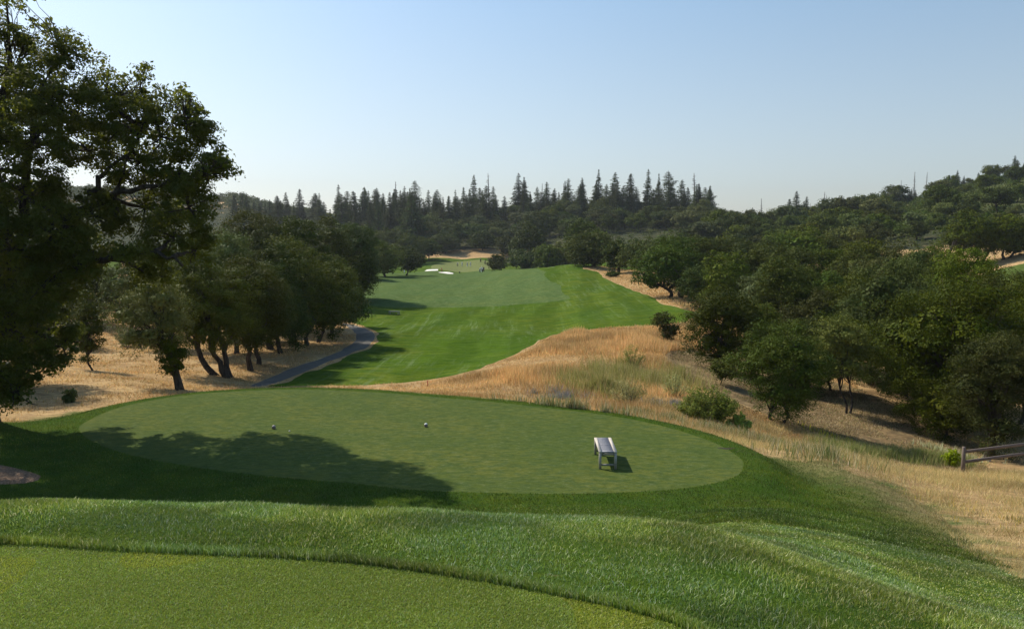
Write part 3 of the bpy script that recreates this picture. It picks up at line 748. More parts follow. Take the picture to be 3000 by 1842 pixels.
T('oak filling the gap under the bright rounded top', 1690, 640, 760, 110, 92, bx=1690, mat='oak', seed=57)
T('pale green oak behind the dense dark live oak', 1835, 650, 830, 140, 68, bx=1835, mat='grey', seed=58)
T('yellow-green upright oak in the middle of the right thicket', 1955, 680, 860, 130, 60, bx=1955, mat='oaky', seed=59)
T('bushy dark green oak standing alone in front of the right thicket', 1888, 775, 1000, 235, 37.5, bx=1888, mat='oakg', lowl=-.95, low=-.95, lr=(.42, .60), seed=60, trunk_r=.22, stems=2, spread=.15, fork=.35, ntw=50)
T('slender pale-leaved tree with curving bare trunk on the shaded litter', 2035, 765, 905, 160, 43.5, bx=2058, mat='grey', seed=61, trunk_r=.15, stems=2, spread=.12, fork=.5, dens=.75, name='slender_tree', ntw=60)
T('dark trunk and crown directly behind the slender pale tree', 2010, 740, 900, 150, 50, bx=2012, mat='oak', seed=62, fork=.4)
T('enormous dense live oak mass on the right with leaves to the ground', 2320, 632, 1045, 400, 43, bx=2340, mat='oaky', lowl=-.95, low=-.95, lr=(.42, .60), seed=63, nlobes=26, trunk_r=.6, fork=.3)
T('live oak joined to the left flank of the enormous right oak', 2165, 610, 940, 260, 52, bx=2190, mat='oaky', lowl=-.95, low=-.95, lr=(.42, .60), seed=64, nlobes=20)
T('dark oak at the right edge in front of the enormous oak', 2430, 800, 1090, 230, 36.5, bx=2400, mat='oak', lowl=-.95, low=-.95, lr=(.42, .60), seed=65, trunk_r=.35)
T('low leafy skirt of oak beside the right rail fence', 2290, 900, 1050, 150, 40, bx=2300, mat='oak', lowl=-.95, low=-.95, lr=(.42, .60), seed=66, name='young_oak', trunk_r=.12)
T('small bright leafy shrub left of the lone bushy oak', 1752, 845, 905, 82, 46, bx=1740, mat='oakg', lowl=-.95, low=-.95, lr=(.42, .60), seed=67, name='shrub', cat='shrub', trunk_r=.06)

for k, (cx, top, bot, w, d, bx, m, lab) in enumerate([
  (205,600,800,150,80,200,'oaky','shaded tree at the back of the dry slope under the huge oak limb'),
  (300,625,805,135,74,300,'grey','pale leafy tree at the back of the dry slope behind the leaning pale oak'),
  (375,600,800,160,82,380,'oak','dark tree at the back of the dry slope right of the leaning pale oak'),
  (455,600,812,150,70,460,'oaky','tree behind the dark twin-trunked oak of the left grove'),
  (555,590,822,160,68,560,'oak','tree in the heart of the left grove with its base in shade'),
  (672,590,825,190,58,672,'oak','wide oak in front of the stout-trunked oak by the path'),
  (765,600,800,190,68,758,'oak','wide oak whose crown shades the path before the bend'),
  (600,620,840,170,49,590,'oaky','low-hanging oak at the front of the left grove beside the path'),
  (120,640,860,150,60,120,'oak','dark oak on the dry slope nearly hidden by the huge oak')]):
    T(lab, cx, top, bot, w, d, bx=bx, mat=m, seed=230+k, trunk_r=.3)
for k, (cx, top, bot, w, d, bx, m, lab) in enumerate([
  (2105,690,935,190,57,2105,'oak','dark leafy oak behind the slender pale tree to its right'),
  (1955,760,935,170,48,1950,'oak','dark crown filling the gap between the lone bushy oak and the slender tree'),
  (1830,730,905,140,52,1830,'oakg','green oak between the dense dark live oak and the lone bushy oak'),
  (2230,760,1010,200,47,2225,'oak','dark low oak at the left foot of the enormous oak'),
  (2400,640,1000,200,48,2400,'oaky','olive oak merged with the right flank of the enormous oak'),
  (1900,620,800,170,64,1900,'oaky','round oak above the yellow-green upright oak'),
  (2250,600,760,200,66,2250,'oak','wide crown along the top edge of the enormous oak')]):
    T(lab, cx, top, bot, w, d, bx=bx, mat=m, seed=250+k, trunk_r=.25)
mid = [(1800,590,700,150,100,'far'),(1900,585,700,150,96,'oaky'),(2000,600,710,150,92,'oak'),(2080,600,740,160,84,'oaky'),(1880,640,760,140,80,'oak'),(2060,660,800,150,68,'oak'),(1990,640,740,120,78,'oakg'),
       (2150,590,720,160,80,'grey'),(2230,600,760,170,70,'oaky'),(1700,560,660,150,130,'oak'),(1800,560,650,140,128,'oaky'),(1910,550,640,150,130,'oakg'),(2010,560,640,140,128,'far'),(2100,560,650,130,122,'oak'),(2330,600,760,160,60,'oakg'),(2420,640,800,150,52,'oaky'),
       (1560,560,660,120,138,'oak'),(1430,560,640,150,165,'oak'),(2480,700,900,140,46,'oak')]
ML_D = ['with a flat spreading top', 'with a billowing olive top', 'of dull dark green', 'showing yellowish shoots', 'with dense shaded centre', 'half hidden by its neighbours', 'with bright fresh leaves', 'with grey-green foliage', 'leaning over the hollow', 'behind the dry bank trees', 'low and rounded', 'in sunlit mid green', 'bluish with distance', 'beside the far clearing', 'at the shoulder of the enormous oak', 'behind the enormous oak top', 'just right of the upright oak', 'beyond the grassy crest', 'cut by the right edge']
for k, (cx, top, bot, w, d, m) in enumerate(mid):
    T('oak in the right valley thicket '+ML_D[k], cx, top, bot+15, w*1.12, d, mat=m, seed=80+k, group='oaks crowding the valley on the right', nlobes=12)
# group of tall oaks with bare trunks by the far right clearing
for k, (cx, top, w, bx, lab) in enumerate([(2330,505,120,2290,'leftmost tall oak with bare trunk by the far right clearing'),(2390,500,120,2365,'middle twin-trunked tall oak by the far right clearing'),(2440,515,110,2425,'rightmost leaning tall oak by the far right clearing')]):
    T(lab, cx, top, 610, w, 150, bx=bx-4, mat='oak', seed=120+k, stems=2, trunk_r=.55, spread=1.0, fork=.6, group='tall oaks by the far right clearing')
# trees near the green
for k, (cx, top, bot, w, d, bx, m, lab) in enumerate([
  (1075,560,612,70,318,1070,'far','open oak with visible dark trunk left behind the green'),
  (1160,555,610,66,322,1160,'far','round oak behind the middle of the dry bank'),
  (1213,570,618,50,312,1205,'far','small oak at the right end of the dry bank'),
  (1030,575,622,60,300,1030,'oak','dark oak left of the green'),
  (990,560,622,70,290,990,'far','oak in shade between the green and the left grove'),
  (1205,612,645,55,232,1205,'oaky','bushy oak right beside the people near the green'),
  (1255,600,650,80,226,1255,'oak','dark bushy oak behind the grassy crest'),
  (1310,590,648,80,222,1310,'oakg','oak with lit top behind the middle of the crest'),
  (1360,575,642,75,224,1360,'grey','pale oak behind the high part of the crest'),
  (1400,530,642,80,220,1400,'oak','tall oak behind the top of the crest'),
  (1270,540,620,80,250,1270,'oaky','oak standing taller behind the bushes by the green'),
  (1440,560,642,70,200,1440,'oaky','oak beside the highest part of the crest'),
  (1285,505,580,60,290,1285,'con','dark upright oak in front of the wooded hill')]):
    T(lab, cx, top, bot+(14 if d < 260 else 0), w*1.15, d, bx=bx, mat=m, seed=150+k, trunk_r=.35, nlobes=11)

# ---- wooded hills: prototypes copied
def proto_oak(seed, mat='far', leaf=.42, rx=6.0, rz=3.9, h=9.5):
    return oak_mesh('far_oak', (0, 0, h-rz), (rx, rx, rz), (0, 0, 0), seed, nlobes=12, nclump=64, cr=1.45, nper=75, leaf=leaf, trunk_r=.35, mat=ML[mat], bark=BKD, aspect=.8, lr=(.28, .46), fork=.5)
def conifer(seed, H=26.0, Rb=4.2, dead=False, dens=1.0, top_bare=0.0, pw=.8):
    g = np.random.default_rng(seed); G = Geo()
    lean = g.normal(size=2)*.25
    t = np.linspace(0, 1, 8)
    ax = lambda u: np.array([lean[0]*u*2, lean[1]*u*2, u*H])
    G.tube(np.array([ax(u)-(np.array([0, 0, .5]) if u == 0 else 0) for u in t]), (.40*(1-t)**.9+.045)*(1.0 if not dead else .8)+(.06 if dead else 0), 6)
    V = []; z = H*.10 if not dead else H*.35
    while z < H*.985:
        u = z/H; env = Rb*((1-u)**pw)*(1.0 if not dead else .8)+.25
        nb = g.integers(3, 6) if not dead else g.integers(1, 4); a0 = g.random()*6.28
        for b in range(nb):
            a = a0+b*6.28/nb+g.normal()*.3; Lb = env*g.uniform(.55, 1.2)*(1 if g.random() > .08 else 1.25)
            dr = -.18*Lb*(1-u)+(.15*Lb if u > .7 else 0); p0 = ax(u)
            p1 = p0+np.array([math.cos(a)*Lb, math.sin(a)*Lb, dr+g.normal()*.1])
            G.tube(np.array([p0, (p0+p1)/2+[0, 0, .08*Lb], p1]), [.14 if dead else .06, .11 if dead else .04, .07 if dead else .02], 3, False)
            if dead:
                for _ in range(2):
                    m = p0+(p1-p0)*g.uniform(.4, .9); G.tube(np.array([m, m+unit(g.normal(size=3))*Lb*.35]), [.08, .05], 3, False)
                continue
            n = int((7+Lb*10)*dens); s = g.uniform(.08, 1.03, n)**.8
            c = p0+(p1-p0)*s[:, None]; w = (.10+.22*Lb*(1-s*.5))[:, None]
            c = c+g.normal(size=(n, 3))*w*np.array([.8, .8, .35])-np.array([0, 0, .15])
            aa = unit(np.stack([np.full(n, math.cos(a)), np.full(n, math.sin(a)), np.full(n, -.35)], -1)+g.normal(size=(n, 3))*.45)
            bb = unit(np.cross(aa, np.array([0, 0, 1.0])+g.normal(size=(n, 3))*.5)); sz = (.44*(1.15-.75*u)*g.uniform(.6, 1.3, n))[:, None]
            V.append(np.stack([c-aa*sz, c-bb*sz*.45, c+aa*sz, c+bb*sz*.45], 1))
        z += g.uniform(.35, .75)*(1.0 if not dead else 1.6)*(H/26)**.5
    tm = G.mesh('conifer_trunk', True)
    if dead: tm.materials.append(BKG); return None, tm
    Vv = np.vstack([q.reshape(-1, 3) for q in V])
    cm = np_mesh('conifer_crown', Vv, np.arange(len(Vv)).reshape(-1, 4), 4); cm.materials.append(ML['con']); tm.materials.append(BKD)
    return cm, tm
FO = [proto_oak(200+k, ['far', 'oak', 'far', 'oaky', 'far', 'grey'][k], h=9.5) for k in range(6)]
CO = [conifer(300+k, 26, [5.8, 7.4, 6.6, 5.0, 7.4, 7.0][k], pw=[.85, 1.0, .7, .8, 1.15, .75][k], dens=1.5) for k in range(6)]
SN = [conifer(400+k, 20, [3.2, 1.4, 2.2][k], dead=True) for k in range(3)]
def depth_of(px, d): return xat(px*S, d)
# conifers that stand against the sky: column, top row, distance
SKYL = [(690,460,420),(722,452,415),(760,462,430),(815,441,395),(855,462,410),(905,448,405),(925,462,400),(962,455,400),(1000,432,410),(1030,455,415),(1060,474,420),(1100,470,425),(1140,418,420),(1118,448,415),(1187,446,425),(1245,414,415),(1262,424,420),(1290,446,420),(1330,455,425),(1345,460,430),(1380,466,430),(1400,430,410),(1437,405,405),(1456,440,400),(1475,412,410),(1510,415,410),(1530,450,405),(1555,404,405),(1582,415,410),(1610,408,405),(1635,430,410),(1655,448,400),(1693,448,400),(1215,470,420),(1160,455,410),(1310,462,418),
        (1912,457,345),(1893,476,340),(1932,482,340),(2075,484,360),(2052,465,370),(2098,480,365),(1935,470,350),(2310,436,385),(2388,392,370),(2430,372,365),(2452,396,365),(2345,432,385),(2365,425,380),(2240,446,395),(2195,458,395),(2160,470,395),(2130,475,400),(2290,455,390),(2020,486,360)]
def part_of(cx):
    for lim, nme in ((760, 'over the hazy left ridge'), (900, 'above the left grove'), (1080, 'left of the green'), (1220, 'behind the green'), (1390, 'right of the green'), (1530, 'above the crest of the fairway'), (1720, 'at the right end of the long ridge'), (2000, 'in the dip of the skyline'), (2260, 'on the low right ridge'), (2600, 'on the hill at the far right')):
        if cx < lim: return nme
lastx = {}
for k, (cx, top, d) in enumerate(SKYL):
    x = depth_of(cx, d); z0 = zat(x, d); zt = P(cx*S, top*S, d)[2]; H = max(6, zt-z0)
    cm, tm = CO[k % 6]; s = H/26; w = s*(.72+.62*random.random())*(1.25 if H < 16 else 1)
    pn = part_of(cx)
    if top < 412 or (cx, top) in ((1000, 432), (815, 441), (2430, 372), (1912, 457)): lab = {1437:'very tall pointed conifer midway along the ridge skyline',1555:'tallest conifer with open layered branches on the skyline',1610:'tall conifer with forked uneven top right of the tallest one',1000:'pointed conifer rising above its neighbours left of the green',815:'broad layered conifer standing out above the left grove',2388:'bushy conifer left of the topmost one on the right hill',2430:'topmost pointed conifer on the far right hill',2452:'short conifer leaning at the right edge of the hill',1912:'tallest of the conifer cluster in the skyline dip'}.get(cx, 'dark conifer against the sky '+pn)
    else: lab = 'dark conifer against the sky '+pn
    stand('conifer_tree', (x, d, z0-.3), cm, tm, lab, 'conifer', 'conifers along the skyline', random.random()*6.28, (w, w, s))
for k, (cx, top, d, v, lab) in enumerate([(955,435,410,1,'bare dead conifer left of the pointed one on the skyline'),(1178,415,418,0,'dead conifer with wide bare branches behind the green'),(1302,440,425,1,'thin dead trunk on the skyline right of the green'),(1313,452,425,1,'short dead pole beside the thin dead trunk'),(1357,440,420,2,'dead trunk with level bare branches, left of a pair'),(1366,440,420,1,'thin dead trunk, right of a pair on the skyline'),(1672,415,400,0,'dead conifer with drooping bare branches at the ridge end'),(1830,476,350,2,'small bare dead tree in the dip of the skyline'),(1980,460,360,1,'dead pole rising from the low right ridge'),(1984,468,362,1,'short dead pole beside the rising dead pole'),(2006,495,350,1,'dead stump pole low on the right ridge'),(2192,412,395,2,'left tall dead spire on the right ridge'),(2220,413,395,2,'right tall dead spire on the right ridge'),(2160,432,395,1,'thin dead trunk left of the two tall spires'),(2235,440,392,1,'thin dead pole right of the two tall spires'),(2318,452,388,1,'dead pole on the shoulder of the far right hill'),(2050,488,350,1,'dead pole among the low conifers of the right ridge'),(1946,487,345,1,'short dead pole right of the conifer cluster')]):
    x = depth_of(cx, d); z0 = zat(x, d); H = max(5, P(cx*S, top*S, d)[2]-z0); cm, tm = SN[v]; s = H/20
    o = empty('dead_tree', (x, d, z0-.3), random.random()*6, lab, 'dead tree', 'dead trees along the skyline'); o.scale = (s, s, s); link('trunk', tm, None, o)
# second rows of conifers below the skyline
g = np.random.default_rng(77); cnt = 0
for k in range(150):
    if k < 60: cx = g.uniform(560, 1000); d = g.uniform(330, 440); H = g.uniform(18, 26)
    elif k < 132: cx = g.uniform(900, 1720); d = g.uniform(365, 430); H = g.uniform(13, 24)
    else: cx = g.uniform(2020, 2463); d = g.uniform(320, 395); H = g.uniform(5, 10)
    x = depth_of(cx, d); z0 = zat(x, d); s = H/26; w = s*g.uniform(.8, 1.45); cm, tm = CO[k % 6]
    stand('conifer_tree', (x, d, z0-.3), cm, tm, 'conifer in the wooded slope '+('left of the green' if k < 60 else 'behind the green' if k < 132 else 'of the right hill')+', below the skyline', 'conifer', 'conifers on the wooded slopes', g.random()*6.28, (w, w, s))
# oaks covering the hills
spots = []
def okspot(x, y, r):
    for a, b, rr in spots:
        if (a-x)**2+(b-y)**2 < (r+rr)**2*.30: return False
    return True
def label_far(cx, d, az):
    side = 'far left ridge' if d > 480 else 'hill left of the green' if cx < 1000 else 'hill behind the green' if cx < 1300 else 'hill above the fairway crest' if cx < 1700 else 'low saddle on the right' if cx < 2150 else 'right-hand hillside'
    row = 'lower part of the' if d < 290 else 'middle of the' if d < 370 else 'upper part of the'
    return 'rounded oak among many alike on the '+(side if d > 480 else row+' '+side)
nfar = 0; tries = 0
while nfar < 292 and tries < 9000:
    tries += 1
    u = g.random()
    if u < .62: cx = g.uniform(860, 1780); d = g.uniform(322, 425)
    elif u < .86: cx = g.uniform(1650, 2150); d = g.uniform(150, 390)
    elif u < .92: cx = g.uniform(500, 930); d = g.uniform(190, 360)
    else: cx = g.uniform(2100, 2463); d = g.uniform(185, 390)
    x = depth_of(cx, d)
    gr = float(glook(fields['valley'], np.array([x]), np.array([d]))[0])
    if gr < 6: continue
    if 1040 < cx < 1230 and d < 328: continue
    if ((math.degrees(math.atan2(x, d))-30)/5.5)**2+((d-152)/18)**2 < 1: continue
    ch = cx > 2150 and d > 190
    s = g.uniform(.72, 1.15)*(.75 if cx > 2150 else 1)*(.8 if d < 220 else 1)*(.55 if ch and g.random() < .5 else 1); rr = 6*s
    if not okspot(x, d, rr): continue
    if d < 300 and cx < 1420 and cx > 980: continue
    spots.append((x, d, rr)); nfar += 1
    z0 = zat(x, d); cm, tm = FO[g.integers(0, 6)]
    stand('oak_tree', (x, d, z0-.4), cm, tm, label_far(cx, d, 0), 'tree', 'oaks covering the far hills', g.random()*6.28, (s*g.uniform(.9, 1.15), s*g.uniform(.9, 1.15), s*g.uniform(.85, 1.25)))
# distant left ridge: small bushy trees, and scrub on all hills, uncountable
def scatter_bushes(name, n, fx, fd, hs, rs, mat, label, cat, seed, per=14, leaf=.6, test=None):
    g = np.random.default_rng(seed); cx = g.uniform(*fx, n); d = np.sqrt(g.uniform(fd[0]**2, fd[1]**2, n))
    x = ray(cx*S, 720)[0]*d
    keep = (glook(fields['valley'], x, d) > 5) & (glook(forest, x, d) > .35) if test is None else test(x, d, cx)
    x, d = x[keep], d[keep]; z = glook(gz, x, d)
    rad = g.uniform(*rs, len(x)); hh = g.uniform(*hs, len(x))
    K = 5; C = np.repeat(np.stack([x, d, z+hh*.5], -1), K, 0); rr = np.repeat(rad, K); hr = np.repeat(hh, K)
    o = unit(g.normal(size=(len(C), 3))); C = C+o*np.stack([rr*.6, rr*.6, hr*.35], -1)
    V, Q = leaf_cloud(C, rr*.5, per, leaf, g, aspect=.8)
    ob = link(name, np_mesh(name, V, Q, 4), ML[mat]); tag(ob, label, cat, kind='stuff')
scatter_bushes('ridge_woods', 1900, (-100, 1150), (560, 700), (4, 8), (3, 6), 'far', 'distant woods on the hazy left ridge', 'woods', 31, 16, 1.0, lambda x, d, c: np.random.default_rng(1).random(len(x)) < .9)
scatter_bushes('hillside_scrub', 2600, (480, 2560), (165, 430), (.8, 2.6), (1.0, 2.6), 'oaky', 'olive scrub covering the hillsides between the trees', 'scrub', 32, 9, .40)
scatter_bushes('hillside_brush', 900, (2080, 2560), (190, 400), (1, 2.2), (1.2, 3), 'oakg', 'light green brush on the open right-hand hillside', 'brush', 33, 14, .40)
# ---------------------------------------------------------------- grasses (uncountable)
def blades(name, x, y, h, wdt, cols, mat, seed, lean=.35, two=False, label='', cat='grass', zoff=-.01, wind=(0, 0)):
    g = np.random.default_rng(seed); n = len(x); z = glook(gz, x, y)+zoff
    a = g.uniform(0, 2*math.pi, n); dx = np.cos(a); dy = np.sin(a)
    la = g.uniform(0, 2*math.pi, n); ll = h*lean*g.random(n)*1.3
    lx = np.cos(la)*ll+wind[0]*h; ly = np.sin(la)*ll+wind[1]*h
    w = wdt*g.uniform(.6, 1.3, n)*.5
    b0 = np.stack([x-dx*w, y-dy*w, z], -1); b1 = np.stack([x+dx*w, y+dy*w, z], -1)
    tip = np.stack([x+lx, y+ly, z+h], -1)
    if two:
        m0 = np.stack([x-dx*w*.75+lx*.3, y-dy*w*.75+ly*.3, z+h*.62], -1); m1 = m0+np.stack([dx*w*1.5, dy*w*1.5, np.zeros(n)], -1)
        V = np.stack([b0, b1, m1, m0, tip], 1).reshape(-1, 3); k = np.arange(n)[:, None]*5
        Fq = k+np.array([[0, 1, 2, 3]]); Ft = k+np.array([[3, 2, 4]]); fs = [Fq, Ft]; rep = 5
    else:
        V = np.stack([b0, b1, tip], 1).reshape(-1, 3); fs = [np.arange(n*3).reshape(-1, 3)]; rep = 3
    me = np_mesh(name, V, fs, 3, False, np.repeat(cols, rep, 0))
    return tag(link(name, me, mat), label, cat, kind='stuff')
def band(n, r0, r1, a0, a1, g, p=1.0):
    """n points spread over a ring sector, denser close in when p < 2"""
    u = g.random(n); r = (r0**p+(r1**p-r0**p)*u)**(1/p) if p else r0*(r1/r0)**u
    a = np.radians(g.uniform(a0, a1, n)); return r*np.sin(a), r*np.cos(a)
def fv(k, x, y): return glook(fields[k], x, y)
def pick(g, n, pal, wts=None, jit=.18):
    pal = np.array(pal); c = pal[g.choice(len(pal), n, p=wts)]; return c*g.uniform(1-jit, 1+jit, (n, 1))*g.uniform(.93, 1.07, (n, 3))
MT = mat_tint('grass_blades', .35, .45, .35); MTD = mat_tint('dry_blades', .35, .8, .05)
def patch(x, y, sc, seed): return vnoise(x, y, sc, seed)+.5*vnoise(x, y, sc*.4, seed+5)
GR = [(.13,.225,.030), (.19,.27,.038), (.17,.27,.10), (.28,.35,.12), (.50,.56,.36)]
def graze(g, x, y, pal, seed):
    c = pick(g, len(x), pal, [.27, .28, .22, .15, .08]); t = np.clip(patch(x, y, 1.1, seed)*2.2+.5, 0, 1)[:, None]
    t2 = np.clip(patch(x, y, .55, seed+3)*2.5+.45, 0, 1)[:, None]
    c = c*(1-t*.45)+c*t*.45*np.array([1.7, 1.25, .6]); return c*(.72+.5*t2)
g = np.random.default_rng(90)
# long rough between the two tees
x, y = band(1050000, 2.9, 16, -42, 44, g, .55)
s_ = fv('upper', x, y); k = (s_ > .01) & (fv('rough', x, y) < .1) & (fv('lower', x, y) > 0) & (fv('mulch', x, y) > 0)
clump = patch(x, y, .30, 41)+.2; k &= g.random(len(x)) < np.clip(.55+clump*1.1, .15, 1)
k &= (g.random(len(x)) > .80*sstep(4.5, 9, x-.0*y)*0)
x, y = x[k], y[k]; s_ = s_[k]; dry = np.clip(sstep(-3.0, .0, fv('rough', x, y)+patch(x, y, 1.0, 44)*3)*sstep(5, 9, x), 0, 1)[:, None]
cc = graze(g, x, y, GR, 50); cc = cc*(1-dry)+pick(g, len(x), [(.30,.22,.10), (.24,.19,.08), (.38,.29,.15)])*dry
rr_ = np.hypot(x, y)
h = (.014+.024*g.random(len(x)))*(1+.3*np.clip(patch(x, y, .5, 42)*2, -.5, 1))*(.8+.2*sstep(.0, .25, s_))*(.75+.25*(1-sstep(6, 14, rr_)))
blades('rough_grass', x, y, h, np.clip(.0040*rr_/4, .0036, .013), cc, MT, 91, .8, True, 'long green rough grass between the upper and lower tees')
# ragged longer lip over the edge of the upper tee
t = g.random(60000); idx = np.arange(len(UPPER)); seglen = 0
x, y = band(900000, 2.8, 6.5, -42, 30, g, 1); s_ = fv('upper', x, y); k = (s_ > -.004) & (s_ < .055); x, y = x[k], y[k]
cc = graze(g, x, y, GR, 51)*.9; h = .034+.024*g.random(len(x))
blades('rough_grass_lip', x, y, h, .0036, cc, MT, 92, .5, True, 'ragged lip of longer grass along the upper tee edge')
# clipped turf of the upper tee
x, y = band(700000, 2.5, 5.6, -38, 24, g, .6); k = fv('upper', x, y) < 0; x, y = x[k], y[k]
pal = [(.30,.38,.040), (.38,.43,.05), (.25,.35,.05), (.46,.51,.12), (.56,.60,.26)]
cc = pick(g, len(x), pal, [.3, .3, .2, .14, .06]); t2 = np.clip(patch(x, y, .8, 61)*1.8+.5, 0, 1)[:, None]; cc = cc*(.82+.3*t2)*np.where(t2 > .5, [[1.06, 1, .9]], [[.94, 1, 1.12]])
blades('clipped_turf', x, y, .005+.007*g.random(len(x)), .0042, cc, MT, 93, 1.1, False, 'closely clipped turf of the upper tee', zoff=-.001)
# collar round the lower tee and the rough farther off
x, y = band(520000, 12.5, 34, -42, 44, g, .9)
s_ = fv('lower', x, y); k = (s_ > 0) & (fv('rough', x, y) < .2) & (fv('mulch', x, y) > 0) & (glook(gz, x, y) > -5.0); x, y, s_ = x[k], y[k], s_[k]
cc = graze(g, x, y, [(.055,.110,.006), (.080,.125,.008), (.06,.11,.02), (.11,.14,.02), (.18,.21,.08)], 52)
dry = np.clip(sstep(-3.0, .0, fv('rough', x, y)+patch(x, y, 1.4, 44)*3)*sstep(7.0, 10.5, x), 0, 1)[:, None]; cc = cc*(1-dry)+pick(g, len(x), [(.30,.22,.10), (.24,.19,.08), (.38,.29,.15)])*dry
blades('collar_grass', x, y, .03+.035*g.random(len(x)), .015, cc, MT, 94, .6, False, 'darker uncut grass collar around the lower tee')
# ---- dry grass
STR = [(.60,.37,.15), (.70,.46,.20), (.48,.29,.11), (.80,.58,.30), (.36,.29,.11)]
STR2 = [(.50,.37,.15), (.60,.46,.20), (.38,.28,.11), (.72,.58,.32), (.27,.28,.09)]
def dry_field(name, n, rr, aa, test, hf, wd, seed, label, pal=STR, w=None, p=1.3, lean=.35, cat='dry grass'):
    g = np.random.default_rng(seed); x, y = band(n, *rr, *aa, g, p); k = test(x, y, g); x, y = x[k], y[k]
    c = pick(g, len(x), pal, w or [.28, .26, .2, .14, .12]); t = np.clip(patch(x, y, 2.6, seed)*2+.5, 0, 1)[:, None]; c = c*(.75+.4*t)
    h = hf(x, y, g); return blades(name, x, y, h, wd*np.clip(np.hypot(x, y)/40, .6, 2), c, MTD, seed+1, lean, False, label, cat)
noli = lambda x, y: glook(litter, x, y) < .35
open_ = lambda x, y: noli(x, y) & (fv('valley', x, y) > .15) & (fv('rough', x, y) > .1) & (fv('path', x, y) > .15) & (fv('lower', x, y) > .3)
azf = lambda x, y: np.degrees(np.arctan2(x, y))
def mound_h(x, y, g):
    m = np.clip(.52+patch(x, y, 6, 71)*.9, .04, 1); edge = sstep(0, 3.0, fv('valley', x, y))
    e2 = 1-.8*sstep(14, 19, azf(x, y)); edge = edge*e2
    low = sstep(.02, .2, vnoise(x, y, 3.5, 72)+.16); near_ = sstep(31, 36, np.hypot(x, y)-.3*x*0)
    return (.06+.98*m*edge*(.3+.7*low)*(.55+.45*near_)*(.35+.65*sstep(-6, 2, x)))*(.55+.6*g.random(len(x)))
dry_field('dry_grass', 480000, (27, 92), (-9, 25), lambda x, y, g: open_(x, y) & (azf(x, y) > -7) & ~((fv('lower', x, y) < 2.2)) & (g.random(len(x)) < .45+.9*(vnoise(x, y, 1.6, 73)+.4)), mound_h, .028, 70, 'tall golden dry grass on the mound beyond the lower tee')
dry_field('short_dry_grass', 260000, (22, 110), (-42, -7), lambda x, y, g: open_(x, y) & (fv('lower', x, y) > 1.5) & (vnoise(x, y, 1.3, 74)+.35 > g.random(len(x))*.7), lambda x, y, g: .05+.13*g.random(len(x)), .035, 72, 'flattened straw-coloured grass on the slope left of the lower tee', lean=1.2)
dry_field('dry_grass_right', 420000, (8, 38), (10, 44), lambda x, y, g: noli(x, y) & (fv('rough', x, y) > -.1) & (fv('lower', x, y) > .3) & (vnoise(x, y, .9, 75)+.45 > g.random(len(x))*.9), lambda x, y, g: (.03+.09*g.random(len(x)))*(1+1.2*sstep(20, 30, np.hypot(x, y)))*(.7+1.2*np.clip(patch(x, y, 1.5, 79)+.3, 0, 1)), .014, 74, 'pale brown dry grass falling away to the right', lean=.9, p=1.0, pal=STR2)
dry_field('dry_grass_bank', 90000, (60, 180), (2, 20), lambda x, y, g: open_(x, y) & (fv('valley', x, y) < 9) & (g.random(len(x)) < sstep(3, 10, azf(x, y))), lambda x, y, g: .06+.28*g.random(len(x)), .04, 76, 'dry grass along the bank right of the fairway', p=1.0)
dry_field('leaf_litter_grass', 140000, (28, 62), (12, 33), lambda x, y, g: (vnoise(x, y, 1.8, 78) > -.12) & (fv('rough', x, y) > .5), lambda x, y, g: .04+.12*g.random(len(x)), .03, 78, 'thin dry grass and leaf litter under the right-hand trees', pal=[(.42,.31,.17), (.30,.22,.11), (.52,.41,.24), (.20,.21,.07), (.16,.12,.06)], lean=.9)
# ---- green weeds, wildflowers
def weeds(name, spots, label, pal, hh, wd, seed, cat='weeds', n=2500, lean=.45, w=None):
    g = np.random.default_rng(seed); X = []; Y = []
    for (cx, cy, rx, ry, q) in spots:
        x0, y0 = hit(cx*S, cy*S, 12 if cy < 1300 else 5); m = int(n*q); a = g.random(m)*6.28; r = np.abs(g.normal(size=m))*.75
        X.append(x0+np.cos(a)*r*rx); Y.append(y0+np.sin(a)*r*ry)
    x = np.concatenate(X); y = np.concatenate(Y); k = (fv('rough', x, y) > -.25) & (fv('valley', x, y) > .3); x, y = x[k], y[k]
    c = pick(g, len(x), pal, w); k2 = g.random(len(x)) < np.clip(.5+patch(x, y, .7, seed)*1.8, .05, 1); x, y, c = x[k2], y[k2], c[k2]; h = hh*g.uniform(.25, 1.15, len(x))*(.8+.5*patch(x, y, .6, seed+9)); return blades(name, x, y, h, wd, c, MT, seed+1, lean, False, label, cat)
GP = [(.12,.17,.03), (.19,.23,.04), (.26,.29,.07), (.36,.36,.14)]
weeds('green_weeds', [(2000+i*28, 1082+i*3.6+g.normal()*4, .9, .7, 1) for i in range(11)]+[(2150,1095,.8,.6,1.2),(2230,1100,.8,.6,1),(2260,1108,.9,.7,1.6),(2200,1112,1,.6,1.6),(2120,1100,1,.6,1),(2290,1112,.8,.6,1.2)], 'green weeds and tall stalks below the right end of the lower tee', GP+[(.40,.33,.16)], .62, .022, 100, n=1500)
weeds('yellow_green_weeds', [(1480,905,1.6,3.0,1.6), (1400,915,1.5,2,.8), (1560,920,1.6,2.5,1.3), (1450,940,1.4,1.6,1), (1640,910,1.4,2.2,.8)], 'yellowish green weeds standing in the dry grass of the mound', [(.32,.29,.08), (.38,.33,.11), (.22,.25,.06), (.50,.40,.18)], .95, .030, 102, n=5200)
weeds('mustard_flowers', [(1950+i*16, 1030+i*7.5, .7, .5, .25) for i in range(7)], 'yellow wildflowers along the lower edge of the collar', [(.75,.58,.05), (.65,.55,.04), (.16,.18,.05)], .42, .05, 104, n=500, cat='wildflowers')
